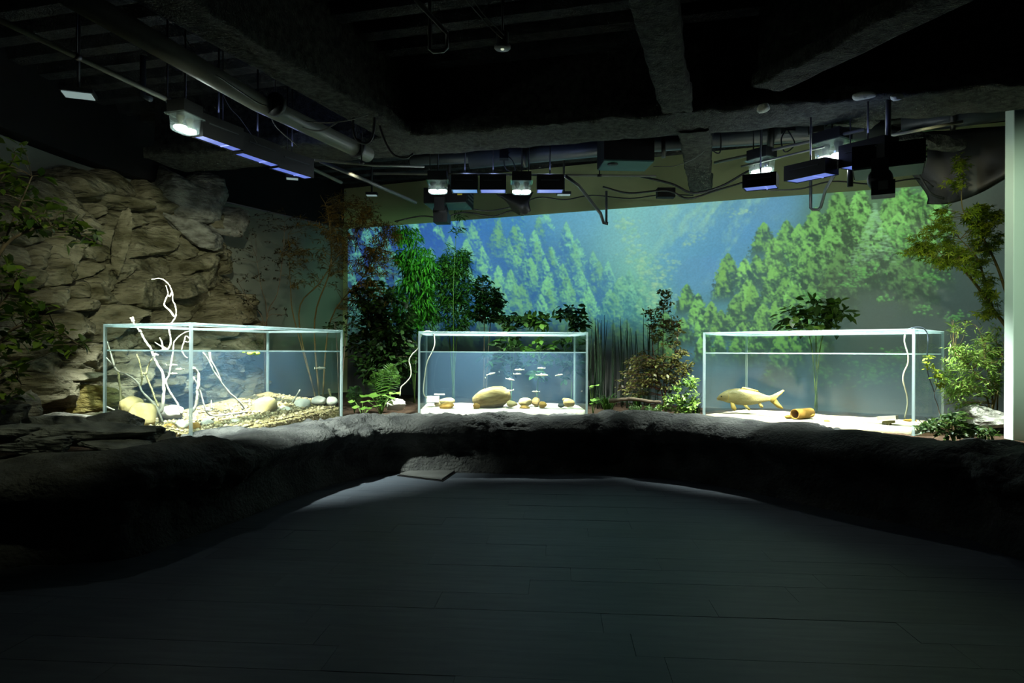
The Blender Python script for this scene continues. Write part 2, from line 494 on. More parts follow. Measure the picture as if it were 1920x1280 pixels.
# ================================================================ the projected landscape
def paint():
    X0, Y0, W, H = 630, 330, 1290, 440
    rs = np.random.RandomState(7)
    cps = [(640, 440, 22, 40, 70), (700, 500, 38, 68, 130), (700, 600, 16, 34, 44), (740, 440, 45, 95, 170), (800, 450, 40, 92, 172), (880, 440, 58, 120, 188), (960, 400, 74, 145, 192), (1030, 395, 95, 165, 195), (1100, 400, 100, 168, 198),
           (1170, 385, 128, 198, 192), (1190, 450, 118, 185, 190), (1200, 500, 118, 188, 165), (1225, 560, 110, 180, 130), (1300, 420, 108, 172, 194), (1400, 430, 92, 155, 192), (1350, 500, 84, 150, 190), (1270, 470, 104, 172, 192), (1450, 390, 96, 154, 184), (1300, 520, 88, 155, 170), (1250, 390, 122, 188, 196),
           (800, 560, 30, 70, 120), (900, 520, 50, 110, 168), (900, 600, 40, 95, 140), (1000, 480, 66, 126, 172), (1000, 580, 54, 112, 155), (1100, 540, 64, 124, 168), (1100, 610, 52, 110, 145), (1160, 600, 60, 130, 140), (1250, 610, 62, 125, 60), (1350, 580, 66, 120, 66), (1400, 620, 56, 95, 62), (1480, 500, 76, 116, 76),
           (1550, 440, 72, 108, 74), (1560, 540, 56, 78, 70), (1650, 600, 56, 76, 70), (1640, 470, 60, 90, 72), (1750, 500, 62, 86, 78), (1750, 610, 55, 73, 68), (1850, 500, 62, 78, 72), (1850, 610, 54, 68, 64), (1600, 390, 84, 122, 82), (1700, 380, 86, 126, 90), (1800, 390, 66, 76, 66), (1900, 400, 55, 62, 55),
           (700, 720, 8, 20, 18), (900, 720, 12, 32, 30), (1100, 720, 22, 56, 46), (1250, 720, 34, 66, 34), (1450, 720, 52, 88, 112), (1700, 720, 48, 74, 92), (1900, 720, 40, 52, 48)]  # low right bluer: the tank water's blue reflection is painted into the picture
    yy, xx = np.mgrid[0:H, 0:W]; xx = xx + X0; yy = yy + Y0
    num = np.zeros((H, W, 3)); den = np.zeros((H, W, 1))
    for cx, cyy, r, g, b in cps:
        wgt = 1.0 / ((xx - cx) ** 2 + ((yy - cyy) * 1.3) ** 2 + 700.0) ** 1.5
        num += wgt[..., None] * np.array([r, g, b]); den += wgt[..., None]
    img = num / den

    def n2(sx, sy, o, s, ax=0.0, ay=0.0): return fbm(np.stack([(xx + ax * yy) / sx, (yy + ay * xx) / sy, 0 * xx], -1), o, s)

    def over(col, a):
        nonlocal img
        a = np.clip(a, 0, 1)[..., None]; img = img * (1 - a) + np.asarray(col, float) * a

    def ridge_mask(xs, ys, soft=6, rough=8, seed=1):
        r = np.interp(xx, xs, ys) + n2(9, 400, 3, seed) * rough
        return np.clip((yy - r) / soft, 0, 1)
    # far valley sides fading into haze, with slanting pale spurs
    far = ridge_mask([1150, 1230, 1300, 1380, 1480, 1560], [560, 470, 420, 372, 340, 330], 14, 12, 51) * np.clip((xx - 1180) / 60, 0, 1) * np.clip((1560 - xx) / 60, 0, 1)
    over((84, 150, 194), far * 0.45 * np.clip((yy - 380) / 60, 0.3, 1))
    spur = np.clip(n2(34, 150, 4, 31, 0.75, -0.2) * 1.8 + n2(6, 9, 3, 32) * 0.5 - 0.12, 0, 1) * np.clip((xx - 1215) / 40, 0, 1) * np.clip((1490 - xx) / 50, 0, 1) * np.clip((545 - yy) / 50, 0, 1)
    over((156, 212, 178), spur * 0.75)
    over((96, 150, 190), ridge_mask([1240, 1290, 1330, 1400, 1450], [520, 478, 476, 500, 540], 10, 6, 52) * np.clip((xx - 1245) / 30, 0, 1) * np.clip((1460 - xx) / 40, 0, 1) * 0.35)

    def blob(cx, cyy, rx, ry, dark, lit, alpha, side, lo):
        x0, x1 = int(max(cx - rx - 1, X0)), int(min(cx + rx + 2, X0 + W)); y0, y1 = int(max(cyy - ry - 1, Y0)), int(min(cyy + ry + 2, Y0 + H))
        if x1 <= x0 or y1 <= y0: return
        sx = xx[y0 - Y0:y1 - Y0, x0 - X0:x1 - X0]; sy = yy[y0 - Y0:y1 - Y0, x0 - X0:x1 - X0]
        dx = (sx - cx) / rx; dy = (sy - cyy) / ry
        m = np.clip(1.7 * (1 - dx * dx - dy * dy), 0, 1) * alpha
        t = np.clip(lo - dy * 0.6 + dx * side + rs.rand(*dx.shape) * 0.34 - 0.17, 0, 1)[..., None]
        c = dark * (1 - t) + lit * t
        s = img[y0 - Y0:y1 - Y0, x0 - X0:x1 - X0]
        s += (c - s) * m[..., None]

    NA = n2(9, 11, 2, 61); NB = n2(3.6, 4.4, 2, 62)
    LA = np.zeros_like(NA); LA[3:, :-2] = NA[3:, :-2] - NA[:-3, 2:]; LB = np.zeros_like(NB); LB[2:, :-1] = NB[2:, :-1] - NB[:-2, 1:]
    ED = fbm(np.stack([xx / 3.0, yy / 2.5, 0 * xx], -1), 2, 63)

    def tree(x, tip, h, wd, lit, dark, side=0.3, grad=1.0, spire=0.75, ka=0.9, kb=0.8, a=0.95, lo=0.7, soft=0.45):
        x0i, x1i = int(max(x - wd, X0)), int(min(x + wd, X0 + W)); y0i, y1i = int(max(tip - 2, Y0)), int(min(tip + h, Y0 + H))
        if x1i <= x0i or y1i <= y0i: return
        sl = (slice(y0i - Y0, y1i - Y0), slice(x0i - X0, x1i - X0)); sx = xx[sl]; sy = yy[sl]
        oy, ox = rs.randint(0, H - sl[0].stop + sl[0].start), rs.randint(0, W - sl[1].stop + sl[1].start); s2 = (slice(oy, oy + sx.shape[0]), slice(ox, ox + sx.shape[1]))
        t = np.clip((sy - tip) / h, 0, 1)
        hw = wd / 2 * t ** spire * (1 + 0.35 * ED[s2]) + 0.8
        s = (sx - x) / hw
        m = np.clip((1 - np.abs(s)) * hw / 2.2, 0, 1) * a * np.clip((1 - t) / soft, 0, 1)
        L = lo - grad * t + side * s + ka * (0.45 * LA[s2] + 0.55 * NA[s2]) + kb * LB[s2] * 0.5 + 0.2 * NB[s2]
        L = np.clip(L, 0, 1); L = (L * L * (3 - 2 * L))[..., None]
        c = dark * (1 - L) + lit * L
        q = img[sl]; q += (c - q) * m[..., None]

    def bgcol(x, y):
        return img[int(np.clip(y - Y0, 0, H - 1)), int(np.clip(x - X0, 0, W - 1))].copy()
    base = img.copy()
    # conifers on the blue shaded slope
    rid = lambda x: np.interp(x, [640, 960, 1030, 1090, 1150, 1200, 1230], [335, 348, 388, 432, 486, 520, 560])
    T = []
    for gy in np.arange(345, 625, 31.0):
        for gx in np.arange(655, 1222, 33.0):
            x = gx + rs.uniform(-18, 18); y = gy + rs.uniform(-17, 17)
            if y < rid(x) - 4: continue
            T.append((y, x))
    for x, y in ((1085, 500), (1140, 488), (1112, 470), (1030, 462), (985, 480), (955, 515), (1062, 515), (1030, 540), (1160, 520), (870, 480), (930, 540)): T.append((y, x))
    T.sort()
    for y, x in T:
        k = np.clip((y - 370) / 150, 0, 1)
        h = (62 + 50 * k) * rs.uniform(0.8, 1.25); wd = h * rs.uniform(0.55, 0.78)
        b = base[int(np.clip(y + h * 0.55 - Y0, 0, H - 1)), int(np.clip(x - X0, 0, W - 1))]
        blue = np.clip((900 - x) / 200, 0, 1); hz = np.clip((rid(x) + 100 - y) / 120, 0, 1) * 0.45
        lit = np.array([126, 205, 146]) * (1 - 0.45 * blue) + np.array([70, 165, 170]) * 0.45 * blue
        lit = lit * (1 - hz) + np.array([126, 198, 188]) * hz
        if y > 545: lit = lit * (1 - 0.22 * (y - 545) / 60)
        dk = b * np.array([0.84, 0.90, 1.0])
        tree(x, y, h, wd, lit * rs.uniform(0.88, 1.06), dk, 0.24, 1.1, 0.74, 0.55, 0.7, 0.92, 0.84, 0.5)
    # sunlit gully in the middle
    for k in range(330):
        t = rs.rand(); x = np.interp(t, [0, 0.35, 0.7, 1], [1172, 1190, 1222, 1246]) + rs.normal() * (9 + 12 * t); y = 410 + 170 * t + rs.normal() * 6
        r = rs.uniform(2.2, 5.5)
        blob(x, y, r * 1.2, r * 0.8, bgcol(x, y) * 0.96, np.array([176, 222, 160]) if rs.rand() < 0.5 else np.array([132, 200, 158]), 0.62, 0.2, 0.42)
    for x, y, r in ((1375, 402, 9), (1395, 396, 6), (1305, 445, 8), (1290, 455, 7), (1240, 480, 9), (1262, 492, 8), (1258, 505, 7), (1232, 500, 8), (1240, 520, 9)):
        for k in range(14):
            blob(x + rs.normal() * r, y + rs.normal() * r * 0.4, 3.4, 2.2, bgcol(x, y), np.array([172, 216, 158]), 0.45, 0.2, 0.5)
    hazy = np.exp(-(((xx - 1185) / 75.0) ** 2 + ((yy - 440) / 100.0) ** 2)); over((140, 205, 195), hazy * 0.30)
    # bright green slope
    rid2 = lambda x: np.interp(x, [1230, 1275, 1330, 1400, 1440, 1480, 1560, 1700, 1800], [592, 545, 510, 475, 440, 400, 350, 330, 335])
    T = []
    for gy in np.arange(335, 655, 36.0):
        for gx in np.arange(1232, 1800, 38.0):
            x = gx + rs.uniform(-17, 17); y = gy + rs.uniform(-20, 20)
            if y < rid2(x): continue
            T.append((y, x, 0))
    for x, y in ((1432, 416), (1365, 474), (1288, 532), (1475, 412), (1562, 418), (1690, 418), (1450, 500), (1525, 398), (1640, 395), (1720, 360)): T.append((y, x, 1))
    T.sort()
    for y, x, key in T:
        k = np.clip((x - 1240) / 330, 0, 1)
        h = rs.uniform(70, 105) * (0.75 + 0.5 * k); wd = h * rs.uniform(0.6, 0.85)
        dark = np.clip((x - 1490) / 90, 0, 1) * np.clip((y - 425) / 70, 0, 1) * np.clip(1.15 - np.clip((x - 1680) / 100, 0, 1) * 0.5 * np.clip((560 - y) / 80, 0, 1), 0, 1)
        if rs.rand() < dark * 1.05 - 0.04 and not key: continue
        lit = np.array([136, 200, 104]) * (1 - 0.5 * k) + np.array([104, 178, 88]) * 0.5 * k
        if x < 1330: lit = lit * 0.8 + np.array([92, 178, 96]) * 0.2
        lit = lit * (1 - 0.35 * dark); b = base[int(np.clip(y + h * 0.6 - Y0, 0, H - 1)), int(np.clip(x - X0, 0, W - 1))]
        dk = b * 0.42 + np.array([40, 70, 38]) * 0.42
        tree(x, y, h, wd, lit * rs.uniform(0.92, 1.1), dk, -0.16, 1.0, 0.6, 1.15, 0.8, 0.95, 0.86, 0.35)
    shade = np.clip((xx - 1500) / 90, 0, 1) * np.clip((yy - 450) / 90, 0, 1); over((58, 80, 74), shade * 0.42)
    # a feathery paler fir near the top
    for k in range(280):
        t = rs.rand() ** 0.8; o = rs.uniform(-1, 1)
        x = 1640 + o * 52 * t; y = 380 + t * 105 + abs(o) * 14
        blob(x, y, 6, 1.5, bgcol(x, y), np.array([150, 208, 158]), 0.5, 0.1, 0.55)
    # leafy sprays catching light in the shaded corner; lowest ones paint a water reflection
    for cx, cyy, sp, n in ((1620, 510, 20, 60), (1600, 530, 14, 30), (1700, 470, 22, 60), (1690, 440, 20, 50), (1740, 520, 18, 40), (1650, 690, 34, 120), (1625, 705, 26, 80), (1680, 665, 18, 50), (1735, 580, 12, 22), (1660, 560, 10, 16), (1790, 595, 12, 26), (1525, 555, 13, 40), (1545, 700, 14, 22), (1560, 720, 10, 16), (1720, 372, 24, 60)):
        for k in range(n):
            x, y = cx + rs.normal() * sp, cyy + rs.normal() * sp * 0.42
            blob(x, y, rs.uniform(2.2, 5), rs.uniform(1.8, 4), bgcol(x, y) * 0.8, np.array([110, 202, 96]), 0.85, 0.2, 0.42)
    img *= (1 + 0.07 * fbm(np.stack([xx / 2.0, yy / 2.0, 0 * xx], -1), 2, 41))[..., None]
    lowl = np.clip(1 - (yy - 592) / 90.0, 0.16, 1); lowr = np.clip(1 - (yy - 625) / 300.0, 0.7, 1); kx = np.clip((xx - 1150) / 160.0, 0, 1)
    img *= (lowl * (1 - kx) + lowr * kx)[..., None]          # picture darkened towards its foot
    return X0, Y0, np.clip(img, 3, 250)


def mural():
    X0, Y0, img = paint()
    H, W = img.shape[:2]
    ztop = 2.9
    xa, xb = -2.42, 5.3
    nu, nv = 980, 330
    # sample denser where the wall is far; equal steps along the wall are fine
    X = np.linspace(xa, xb, nu)[:, None] + np.zeros((1, nv)); Z = np.linspace(0.42, ztop, nv)[None, :] + np.zeros((nu, 1))
    Y = wallY(X) - 0.006
    V = np.stack([X, Y, Z], -1)
    u = X / Y * F; v = (Z - EYE) / Y * F
    px = CX + u + ROLL * v; py = CY - (v - ROLL * u)
    ix = np.clip(px - X0, 0, W - 1.01); iy = np.clip(py - Y0, 0, H - 1.01)
    i0, j0 = ix.astype(int), iy.astype(int); fx, fy = (ix - i0)[..., None], (iy - j0)[..., None]
    C = img[j0, i0] * (1 - fx) * (1 - fy) + img[j0, i0 + 1] * fx * (1 - fy) + img[j0 + 1, i0] * (1 - fx) * fy + img[j0 + 1, i0 + 1] * fx * fy
    m = bpy.data.materials.new('projected_picture'); m.use_nodes = True; nt = m.node_tree
    b = nt.nodes['Principled BSDF']; at = nt.nodes.new('ShaderNodeAttribute'); at.attribute_name = 'picture'
    b.inputs['Base Color'].default_value = (0.12, 0.12, 0.11, 1); b.inputs['Roughness'].default_value = 0.9; b.inputs['Specular IOR Level'].default_value = 0.1
    nt.links.new(at.outputs['Color'], b.inputs['Emission Color']); b.inputs['Emission Strength'].default_value = 0.9
    m.cycles.emission_sampling = 'NONE'
    me = gridmesh('projected_landscape', V, m, smooth=False)
    ca = me.color_attributes.new('picture', 'FLOAT_COLOR', 'POINT')
    rgba = np.concatenate([lin(C), np.ones(C.shape[:2] + (1,))], -1)
    ca.data.foreach_set('color', rgba.reshape(-1).astype(np.float32))
    o = link('projected_landscape', me, None, (0, 0, 0))
    tag(o, 'glowing picture of conifer mountainsides projected across the back wall', 'projection')


# ================================================================ ceiling
MBD = Vector((4.77, -1.26, 0)).normalized()     # direction of the long beam
CBD = Vector((0.36, 0.93, 0)).normalized()


def lumpy(name, p0, p1, wd, z0, z1, mat, parent=None, seed=0, amp=0.02, seg=None, **tags):
    p0, p1 = Vector(p0), Vector(p1); d = p1 - p0; L_ = d.length; d.normalize(); nr = Vector((-d.y, d.x, 0))
    n = seg or int(L_ / 0.05)
    sec = []
    for a, b in ((-1, 1), (-1, 0.33), (-1, -0.33), (-1, -0.85), (-0.85, -1), (-0.4, -1), (0, -1), (0.4, -1), (0.85, -1), (1, -0.85), (1, -0.33), (1, 0.33), (1, 1), (-1, 1)): sec.append((a, b))
    V = np.zeros((n, len(sec), 3))
    for i in range(n):
        c = p0 + d * (L_ * i / (n - 1))
        for j, (a, b) in enumerate(sec):
            q = c + nr * (a * wd / 2); V[i, j] = (q.x, q.y, (z0 + z1) / 2 + b * (z1 - z0) / 2)
    N1 = fbm(V * 6, 3, seed); N2 = fbm(V * 17, 2, seed + 5)
    D = amp * (N1 + 0.6 * N2)
    V[..., 2] += D * 0.8
    for j, (a, b) in enumerate(sec):
        V[:, j, 0] += nr.x * a * D[:, j]; V[:, j, 1] += nr.y * a * D[:, j]
    V[:, -1] = V[:, 0]
    me = gridmesh(name, V, mat)
    o = link(name, me, parent, (0, 0, 0)); tag(o, tags.get('label'), tags.get('cat'), tags.get('group'), tags.get('kind'))
    return o


def ceiling():
    mb = MB(); mb.box((0.3, 5.2, 3.66), (12.5, 12.5, 0.12))
    c = mb.build('ceiling', m_deck, smooth=False, at=(0, 0, 3.6), kind='structure')
    nd = Vector((-MBD.y, MBD.x, 0))
    for k in range(22):
        off = 2.9 + k * 0.31
        a = nd * off + MBD * -5.6; b = nd * off + MBD * 6.2
        g = MB()
        vs_ = []
        for q in (a, b):
            for s, z in ((-0.10, 3.6), (-0.065, 3.5), (0.065, 3.5), (0.10, 3.6)): vs_.append((q.x + nd.x * s, q.y + nd.y * s, z))
        g.add(vs_, [(0, 1, 5, 4), (1, 2, 6, 5), (2, 3, 7, 6), (0, 3, 2, 1), (4, 5, 6, 7), (3, 0, 4, 7)])
        g.build('deck_rib', m_deck, c, smooth=False)
    bm = thing('beam', 'long sprayed beam crossing the ceiling above the lamps', 'beam', (0.4, 5.75, 2.95), kind='structure')
    ctr = Vector((0.4, 5.80, 0))
    lumpy('flange', ctr - MBD * 4.0, ctr + MBD * 5.0, 0.60, 2.95, 3.05, m_beam, bm, 1, 0.035)
    lumpy('web', ctr - MBD * 4.0, ctr + MBD * 5.0, 0.30, 3.05, 3.6, m_beam, bm, 2, 0.02)
    def cross(label, a, b, wd, seed, z=2.95):
        t = thing('beam', label, 'beam', (a[0], a[1], z), kind='structure')
        lumpy('flange', (a[0], a[1], 0), (b[0], b[1], 0), wd, z, z + 0.09, m_beam, t, seed, 0.022)
        lumpy('web', (a[0], a[1], 0), (b[0], b[1], 0), wd * 0.5, z + 0.08, 3.6, m_beam, t, seed + 1, 0.015)
    cross('sprayed cross beam running beside the thick pale pipe', (-2.4, 2.2), (-0.98, 5.95), 0.30, 3)
    cross('sprayed cross beam dropping into the long beam', (0.30, 2.3), (1.28, 5.3), 0.23, 5)
    cross('short cross beam beyond the long beam near the wall', (1.50, 5.65), (2.12, 7.7), 0.25, 7, 2.93)
    cross('diagonal brace beam angling over the pale wall end', (1.78, 4.8), (2.75, 2.4), 0.26, 9)
    # crusts of fireproofing hanging loose beyond the long beam
    for (a, b, c2, d2, Y, s, lab) in ((1475, 207, 1560, 228, 5.6, 61, 'pale crust of fireproofing peeling from the long beam'), (1555, 232, 1640, 236, 5.6, 62, 'dark lumpy crust of fireproofing beside the pale crust'), (1680, 262, 1800, 284, 5.9, 63, 'grey crust of fireproofing above the black sheeting')):
        p0, p1 = P(a, b, Y), P(c2, d2, Y)
        t = lumpy('fireproofing_crust', (p0.x, p0.y, 0), (p1.x, p1.y, 0), 0.16, 0, 0.07, m_bare if s == 61 else m_beam, None, s, 0.03, seg=18, label=lab, cat='crust')
        for v in t.data.vertices:
            f = (v.co.x - p0.x) / (p1.x - p0.x); v.co.z += p0.z + (p1.z - p0.z) * f
    for (a, b, sx, sy, lab) in ((1620, 180, 0.17, 0.09, 'large bare pale patch on the long beam'), (1681, 182, 0.10, 0.05, 'small bare pale patch on the long beam'), (1431, 203, 0.11, 0.10, 'square grey-green patch on the long beam')):
        z = 2.915; u, v = a - CX, CY - b; Yv = (z - EYE) * F / (v + ROLL * u)
        q = P(a, b, Yv)
        rock('bare_patch', (q.x, q.y, q.z), (sx, sy * 1.6, 0.05), a, m_bare, None, angular=0.2, label=lab, cat='patch')
# ================================================================ tanks
m_pane = glassmat('acrylic_pane', (0.965, 0.99, 0.985), base=0.02, edge=0.35, rough=0.02)
m_edge = glassmat('acrylic_edge', (0.90, 0.98, 0.98), base=0.04, edge=0.3, rough=0.15, milky=0.5)
m_sand = M('white_sand', (206, 198, 172), (226, 220, 200), rough=0.95, scale=40, bump=0.3, bscale=120, spec=0.1)
m_gravel = M('tan_gravel', (150, 132, 84), (184, 166, 118), rough=0.9, scale=30, bump=0.3, bscale=90)
m_peb = leafmat('pebbles', (112, 94, 52), (206, 192, 150), trans=0.0, rough=0.8)
m_white = M('white_stone', (216, 210, 192), (232, 228, 214), rough=0.85, scale=9, bump=0.25, bscale=30)
m_cream = M('cream_boulder', (178, 156, 96), (206, 188, 134), rough=0.85, scale=6, bump=0.3, bscale=26)
m_ochre = M('ochre_stone', (150, 108, 36), (188, 148, 72), rough=0.85, scale=10, bump=0.25, bscale=30)
m_tan = M('mottled_tan_stone', (128, 104, 54), (190, 166, 108), rough=0.85, scale=14, bump=0.35, bscale=40, stretch=(0.5, 1, 2))
m_wood = M('bleached_driftwood', (176, 168, 148), (214, 208, 192), rough=0.9, scale=14, bump=0.5, bscale=50)
m_moss = M('mossy_driftwood', (108, 104, 66), (150, 146, 104), rough=0.95, scale=20, bump=0.6, bscale=60)
m_hose = M('pale_hose', (206, 206, 180), (216, 216, 194), rough=0.4)
m_dhose = M('dark_hose', (60, 70, 80), (70, 80, 90), rough=0.4)


def watermat(dens):
    m = bpy.data.materials.new('tank_water'); m.use_nodes = True; nt = m.node_tree; N, L = nt.nodes, nt.links
    N.remove(N['Principled BSDF']); out = N['Material Output']
    t = N.new('ShaderNodeBsdfTransparent'); t.inputs[0].default_value = (0.99, 1, 1, 1)
    L.new(t.outputs[0], out.inputs['Surface'])
    v = N.new('ShaderNodeVolumeScatter'); v.inputs['Color'].default_value = (0.34, 0.64, 1.0, 1); v.inputs['Density'].default_value = dens; v.inputs['Anisotropy'].default_value = 0.0
    L.new(v.outputs[0], out.inputs['Volume'])
    return m


TZ0, TZ1, WZ, PT = 0.44, 1.30, 1.10, 0.019


class Tank:
    def __init__(s, near, far, depth, label):
        s.o = Vector((near[0], near[1], 0)); far = Vector((far[0], far[1], 0))
        s.e = (far - s.o); s.len = s.e.length; s.e.normalize()
        n = Vector((-s.e.y, s.e.x, 0))
        if n.y < 0: n = -n
        s.n = n; s.dep = depth
        s.label = label

    def w(s, a, b, z): return s.o + s.e * a + s.n * b + Vector((0, 0, z))

    def rot(s): return Matrix((s.e, s.n, Vector((0, 0, 1)))).transposed()

    def inside(s, px, py, frac, margin=0.07):
        "point on the ray of a photo pixel at a fraction of its run through the tank"
        d = P(px, py, 1.0) - Vector((0, 0, EYE)); dd = Vector((d.x, d.y, 0))
        lo, hi = 0, 99
        for ax, L_ in ((s.e, s.len), (s.n, s.dep)):
            a0 = -s.o.dot(ax); k = dd.dot(ax)
            t1, t2 = (margin - a0) / k, (L_ - margin - a0) / k
            lo = max(lo, min(t1, t2)); hi = min(hi, max(t1, t2))
        if hi < lo:
            t = (lo + hi) / 2
        else: t = lo + (hi - lo) * frac
        return Vector((d.x * t, d.y * t, EYE + d.z * t))

    def build(s, wlabel, dens):
        m_water = watermat(dens)
        R = s.rot(); L_, D_ = s.len, s.dep; h = TZ1 - TZ0; zc = (TZ0 + TZ1) / 2
        t = thing('fish_tank', s.label, 'fish tank', s.w(L_ / 2, D_ / 2, TZ0 - 0.02))
        for nm, a, b, sz in (('front_pane', L_ / 2, PT / 2, (L_ - 2 * PT, PT, h)), ('back_pane', L_ / 2, D_ - PT / 2, (L_ - 2 * PT, PT, h)), ('side_pane', PT / 2, D_ / 2, (PT, D_ - 2 * PT, h)), ('side_pane', L_ - PT / 2, D_ / 2, (PT, D_ - 2 * PT, h))):
            MB().box(s.w(a, b, zc), sz, R).build(nm, m_pane, t, smooth=False)
        for a, b in ((PT / 2, PT / 2), (L_ - PT / 2, PT / 2), (PT / 2, D_ - PT / 2), (L_ - PT / 2, D_ - PT / 2)):
            MB().box(s.w(a, b, zc), (PT, PT, h), R).build('edge', m_edge, t, smooth=False)
        MB().box(s.w(L_ / 2, D_ / 2, TZ0 - 0.01), (L_, D_, 0.02), R).build('base_panel', m_edge, t, smooth=False)
        for a, b, sz in ((L_ / 2, 0.05, (L_ - 0.005, 0.09, 0.014)), (L_ / 2, D_ - 0.05, (L_ - 0.005, 0.09, 0.014)), (0.05, D_ / 2, (0.09, D_ - 0.2, 0.014)), (L_ - 0.05, D_ / 2, (0.09, D_ - 0.2, 0.014)), (L_ / 2, D_ / 2, (0.12, D_ - 0.2, 0.014))):
            MB().box(s.w(a, b, TZ1 - 0.009), sz, R).build('top_brace', m_edge, t, smooth=False)
        for a, b, sz in ((L_ / 2, PT / 2, (L_, PT, 0.006)), (L_ / 2, D_ - PT / 2, (L_, PT, 0.006)), (PT / 2, D_ / 2, (PT, D_, 0.006)), (L_ - PT / 2, D_ / 2, (PT, D_, 0.006))):
            MB().box(s.w(a, b, TZ1 + 0.003), sz, R).build('rim', m_edge, t, smooth=False)
        g = 0.002
        wt = MB().box(s.w(L_ / 2, D_ / 2, (TZ0 + 0.004 + WZ) / 2), (L_ - 2 * PT - g, D_ - 2 * PT - g, WZ - TZ0 - 0.004), R).build('tank_water', m_water, None, smooth=False, label=wlabel, cat='water', kind='stuff')
        for a, b, sz in ((L_ / 2, PT + 0.004, (L_ - 2 * PT, 0.006, 0.012)), (L_ / 2, D_ - PT - 0.004, (L_ - 2 * PT, 0.006, 0.012)), (PT + 0.004, D_ / 2, (0.006, D_ - 2 * PT, 0.012)), (L_ - PT - 0.004, D_ / 2, (0.006, D_ - 2 * PT, 0.012))):
            MB().box(s.w(a, b, WZ), sz, R).build('waterline', m_edge, wt, smooth=False)
        return t

    def bed(s, name, zf, mat, label, cat, n=40, pebbles=0, seed=0):
        "substrate surface, zf(a, b) -> height"
        na, nb = 60, 34
        A, B = np.meshgrid(np.linspace(PT + 0.004, s.len - PT - 0.004, na), np.linspace(PT + 0.004, s.dep - PT - 0.004, nb), indexing='ij')
        Z = np.vectorize(zf)(A, B) + 0.008 * fbm(np.stack([A * 9, B * 9, 0 * A], -1), 3, seed)
        X = s.o.x + s.e.x * A + s.n.x * B; Y = s.o.y + s.e.y * A + s.n.y * B
        # closed slab: top grid, and a skirt down to the base
        V = np.stack([X, Y, Z], -1)
        top = V.reshape(-1, 3); low = top.copy(); low[:, 2] = TZ0 + 0.002
        me_v = [tuple(v) for v in top] + [tuple(v) for v in low]; k = na * nb; fs = []
        for i in range(na - 1):
            for j in range(nb - 1):
                q = (i * nb + j, (i + 1) * nb + j, (i + 1) * nb + j + 1, i * nb + j + 1); fs.append(q)
        ring = [i * nb for i in range(na)] + [(na - 1) * nb + j for j in range(1, nb)] + [i * nb + nb - 1 for i in range(na - 2, -1, -1)] + [j for j in range(nb - 2, 0, -1)]
        for a, b in zip(ring, ring[1:] + ring[:1]): fs.append((b, a, a + k, b + k))
        mb = MB(); mb.add(me_v, fs); o = mb.build(name, mat, None, label=label, cat=cat, kind='stuff')
        if pebbles:
            rs = random.Random(seed); pb = MB()
            for _ in range(pebbles):
                a = rs.uniform(0.04, s.len - 0.04); b = rs.uniform(0.04, s.dep - 0.04) * rs.random() ** 0.4; b = max(b, 0.04)
                r = rs.choice((0.006, 0.008, 0.01, 0.014, 0.02)) * rs.uniform(0.8, 1.2)
                c = s.w(a, b, zf(a, b) + r * 0.3); ya = rs.uniform(0, 6.3)
                ex = Vector((math.cos(ya), math.sin(ya), 0)) * r * rs.uniform(0.9, 1.5); ey = Vector((-math.sin(ya), math.cos(ya), 0)) * r; ez = Vector((rs.uniform(-.3, .3) * r, rs.uniform(-.3, .3) * r, r * 0.7))
                vv = [c + ex, c + ey, c - ex, c - ey, c + ez, c - ez]
                pb.add(vv, [(0, 1, 4), (1, 2, 4), (2, 3, 4), (3, 0, 4), (1, 0, 5), (2, 1, 5), (3, 2, 5), (0, 3, 5)])
            for _ in range(pebbles // 2):
                a = rs.uniform(0.03, s.len - 0.03); zz = rs.uniform(TZ0 + 0.02, zf(a, 0)); r = rs.choice((0.006, 0.008, 0.01, 0.013)); c = s.w(a, PT + 0.006, zz)
                if rs.random() < 0.35: b = rs.uniform(0.03, s.dep - 0.03); c = s.w(PT + 0.006, b, rs.uniform(TZ0 + 0.02, zf(0, b)))
                vv = [c + s.e * r * 1.3, c + s.n * r * 0.8, c - s.e * r * 1.3, c - s.n * r * 0.8, c + Vector((0, 0, r * 0.8)), c - Vector((0, 0, r * 0.8))]
                pb.add(vv, [(0, 1, 4), (1, 2, 4), (2, 3, 4), (3, 0, 4), (1, 0, 5), (2, 1, 5), (3, 2, 5), (0, 3, 5)])
            pb.build('pebbles', m_peb, o, kind='stuff')
        return o


def corner(px, py):
    "a top rim corner of a tank: its depth follows from the rim height"
    u, v = px - CX, CY - py
    Y = (TZ1 - EYE) * F / (v + ROLL * u); return P(px, py, Y)


TL = Tank((-2.347, 4.99), (-1.642, 6.63), 0.94, 'brightly lit fish tank full of bleached branches beside the cliff')
TM = Tank((-0.946, 6.89), (0.776, 6.97), 0.94, 'fish tank with a big oval stone in front of the shrubs')
TR = Tank((3.256, 5.52), (1.915, 6.846), 0.94, 'fish tank holding one large pale carp near the pale wall end')

m_carp = M('carp_skin', (132, 122, 78), (176, 166, 122), rough=0.4, scale=9, stretch=(1, 1, 2.2), bump=0.25, bscale=60, spec=0.5)
m_fin = M('carp_fin', (176, 150, 70), (200, 178, 104), rough=0.5)
m_minnow = M('minnow_skin', (176, 170, 140), (214, 208, 186), rough=0.35, scale=30, spec=0.6)
m_gold = M('golden_skin', (196, 150, 52), (222, 184, 90), rough=0.4)
m_eye = M('eye', (10, 10, 10), (16, 16, 16), rough=0.15)


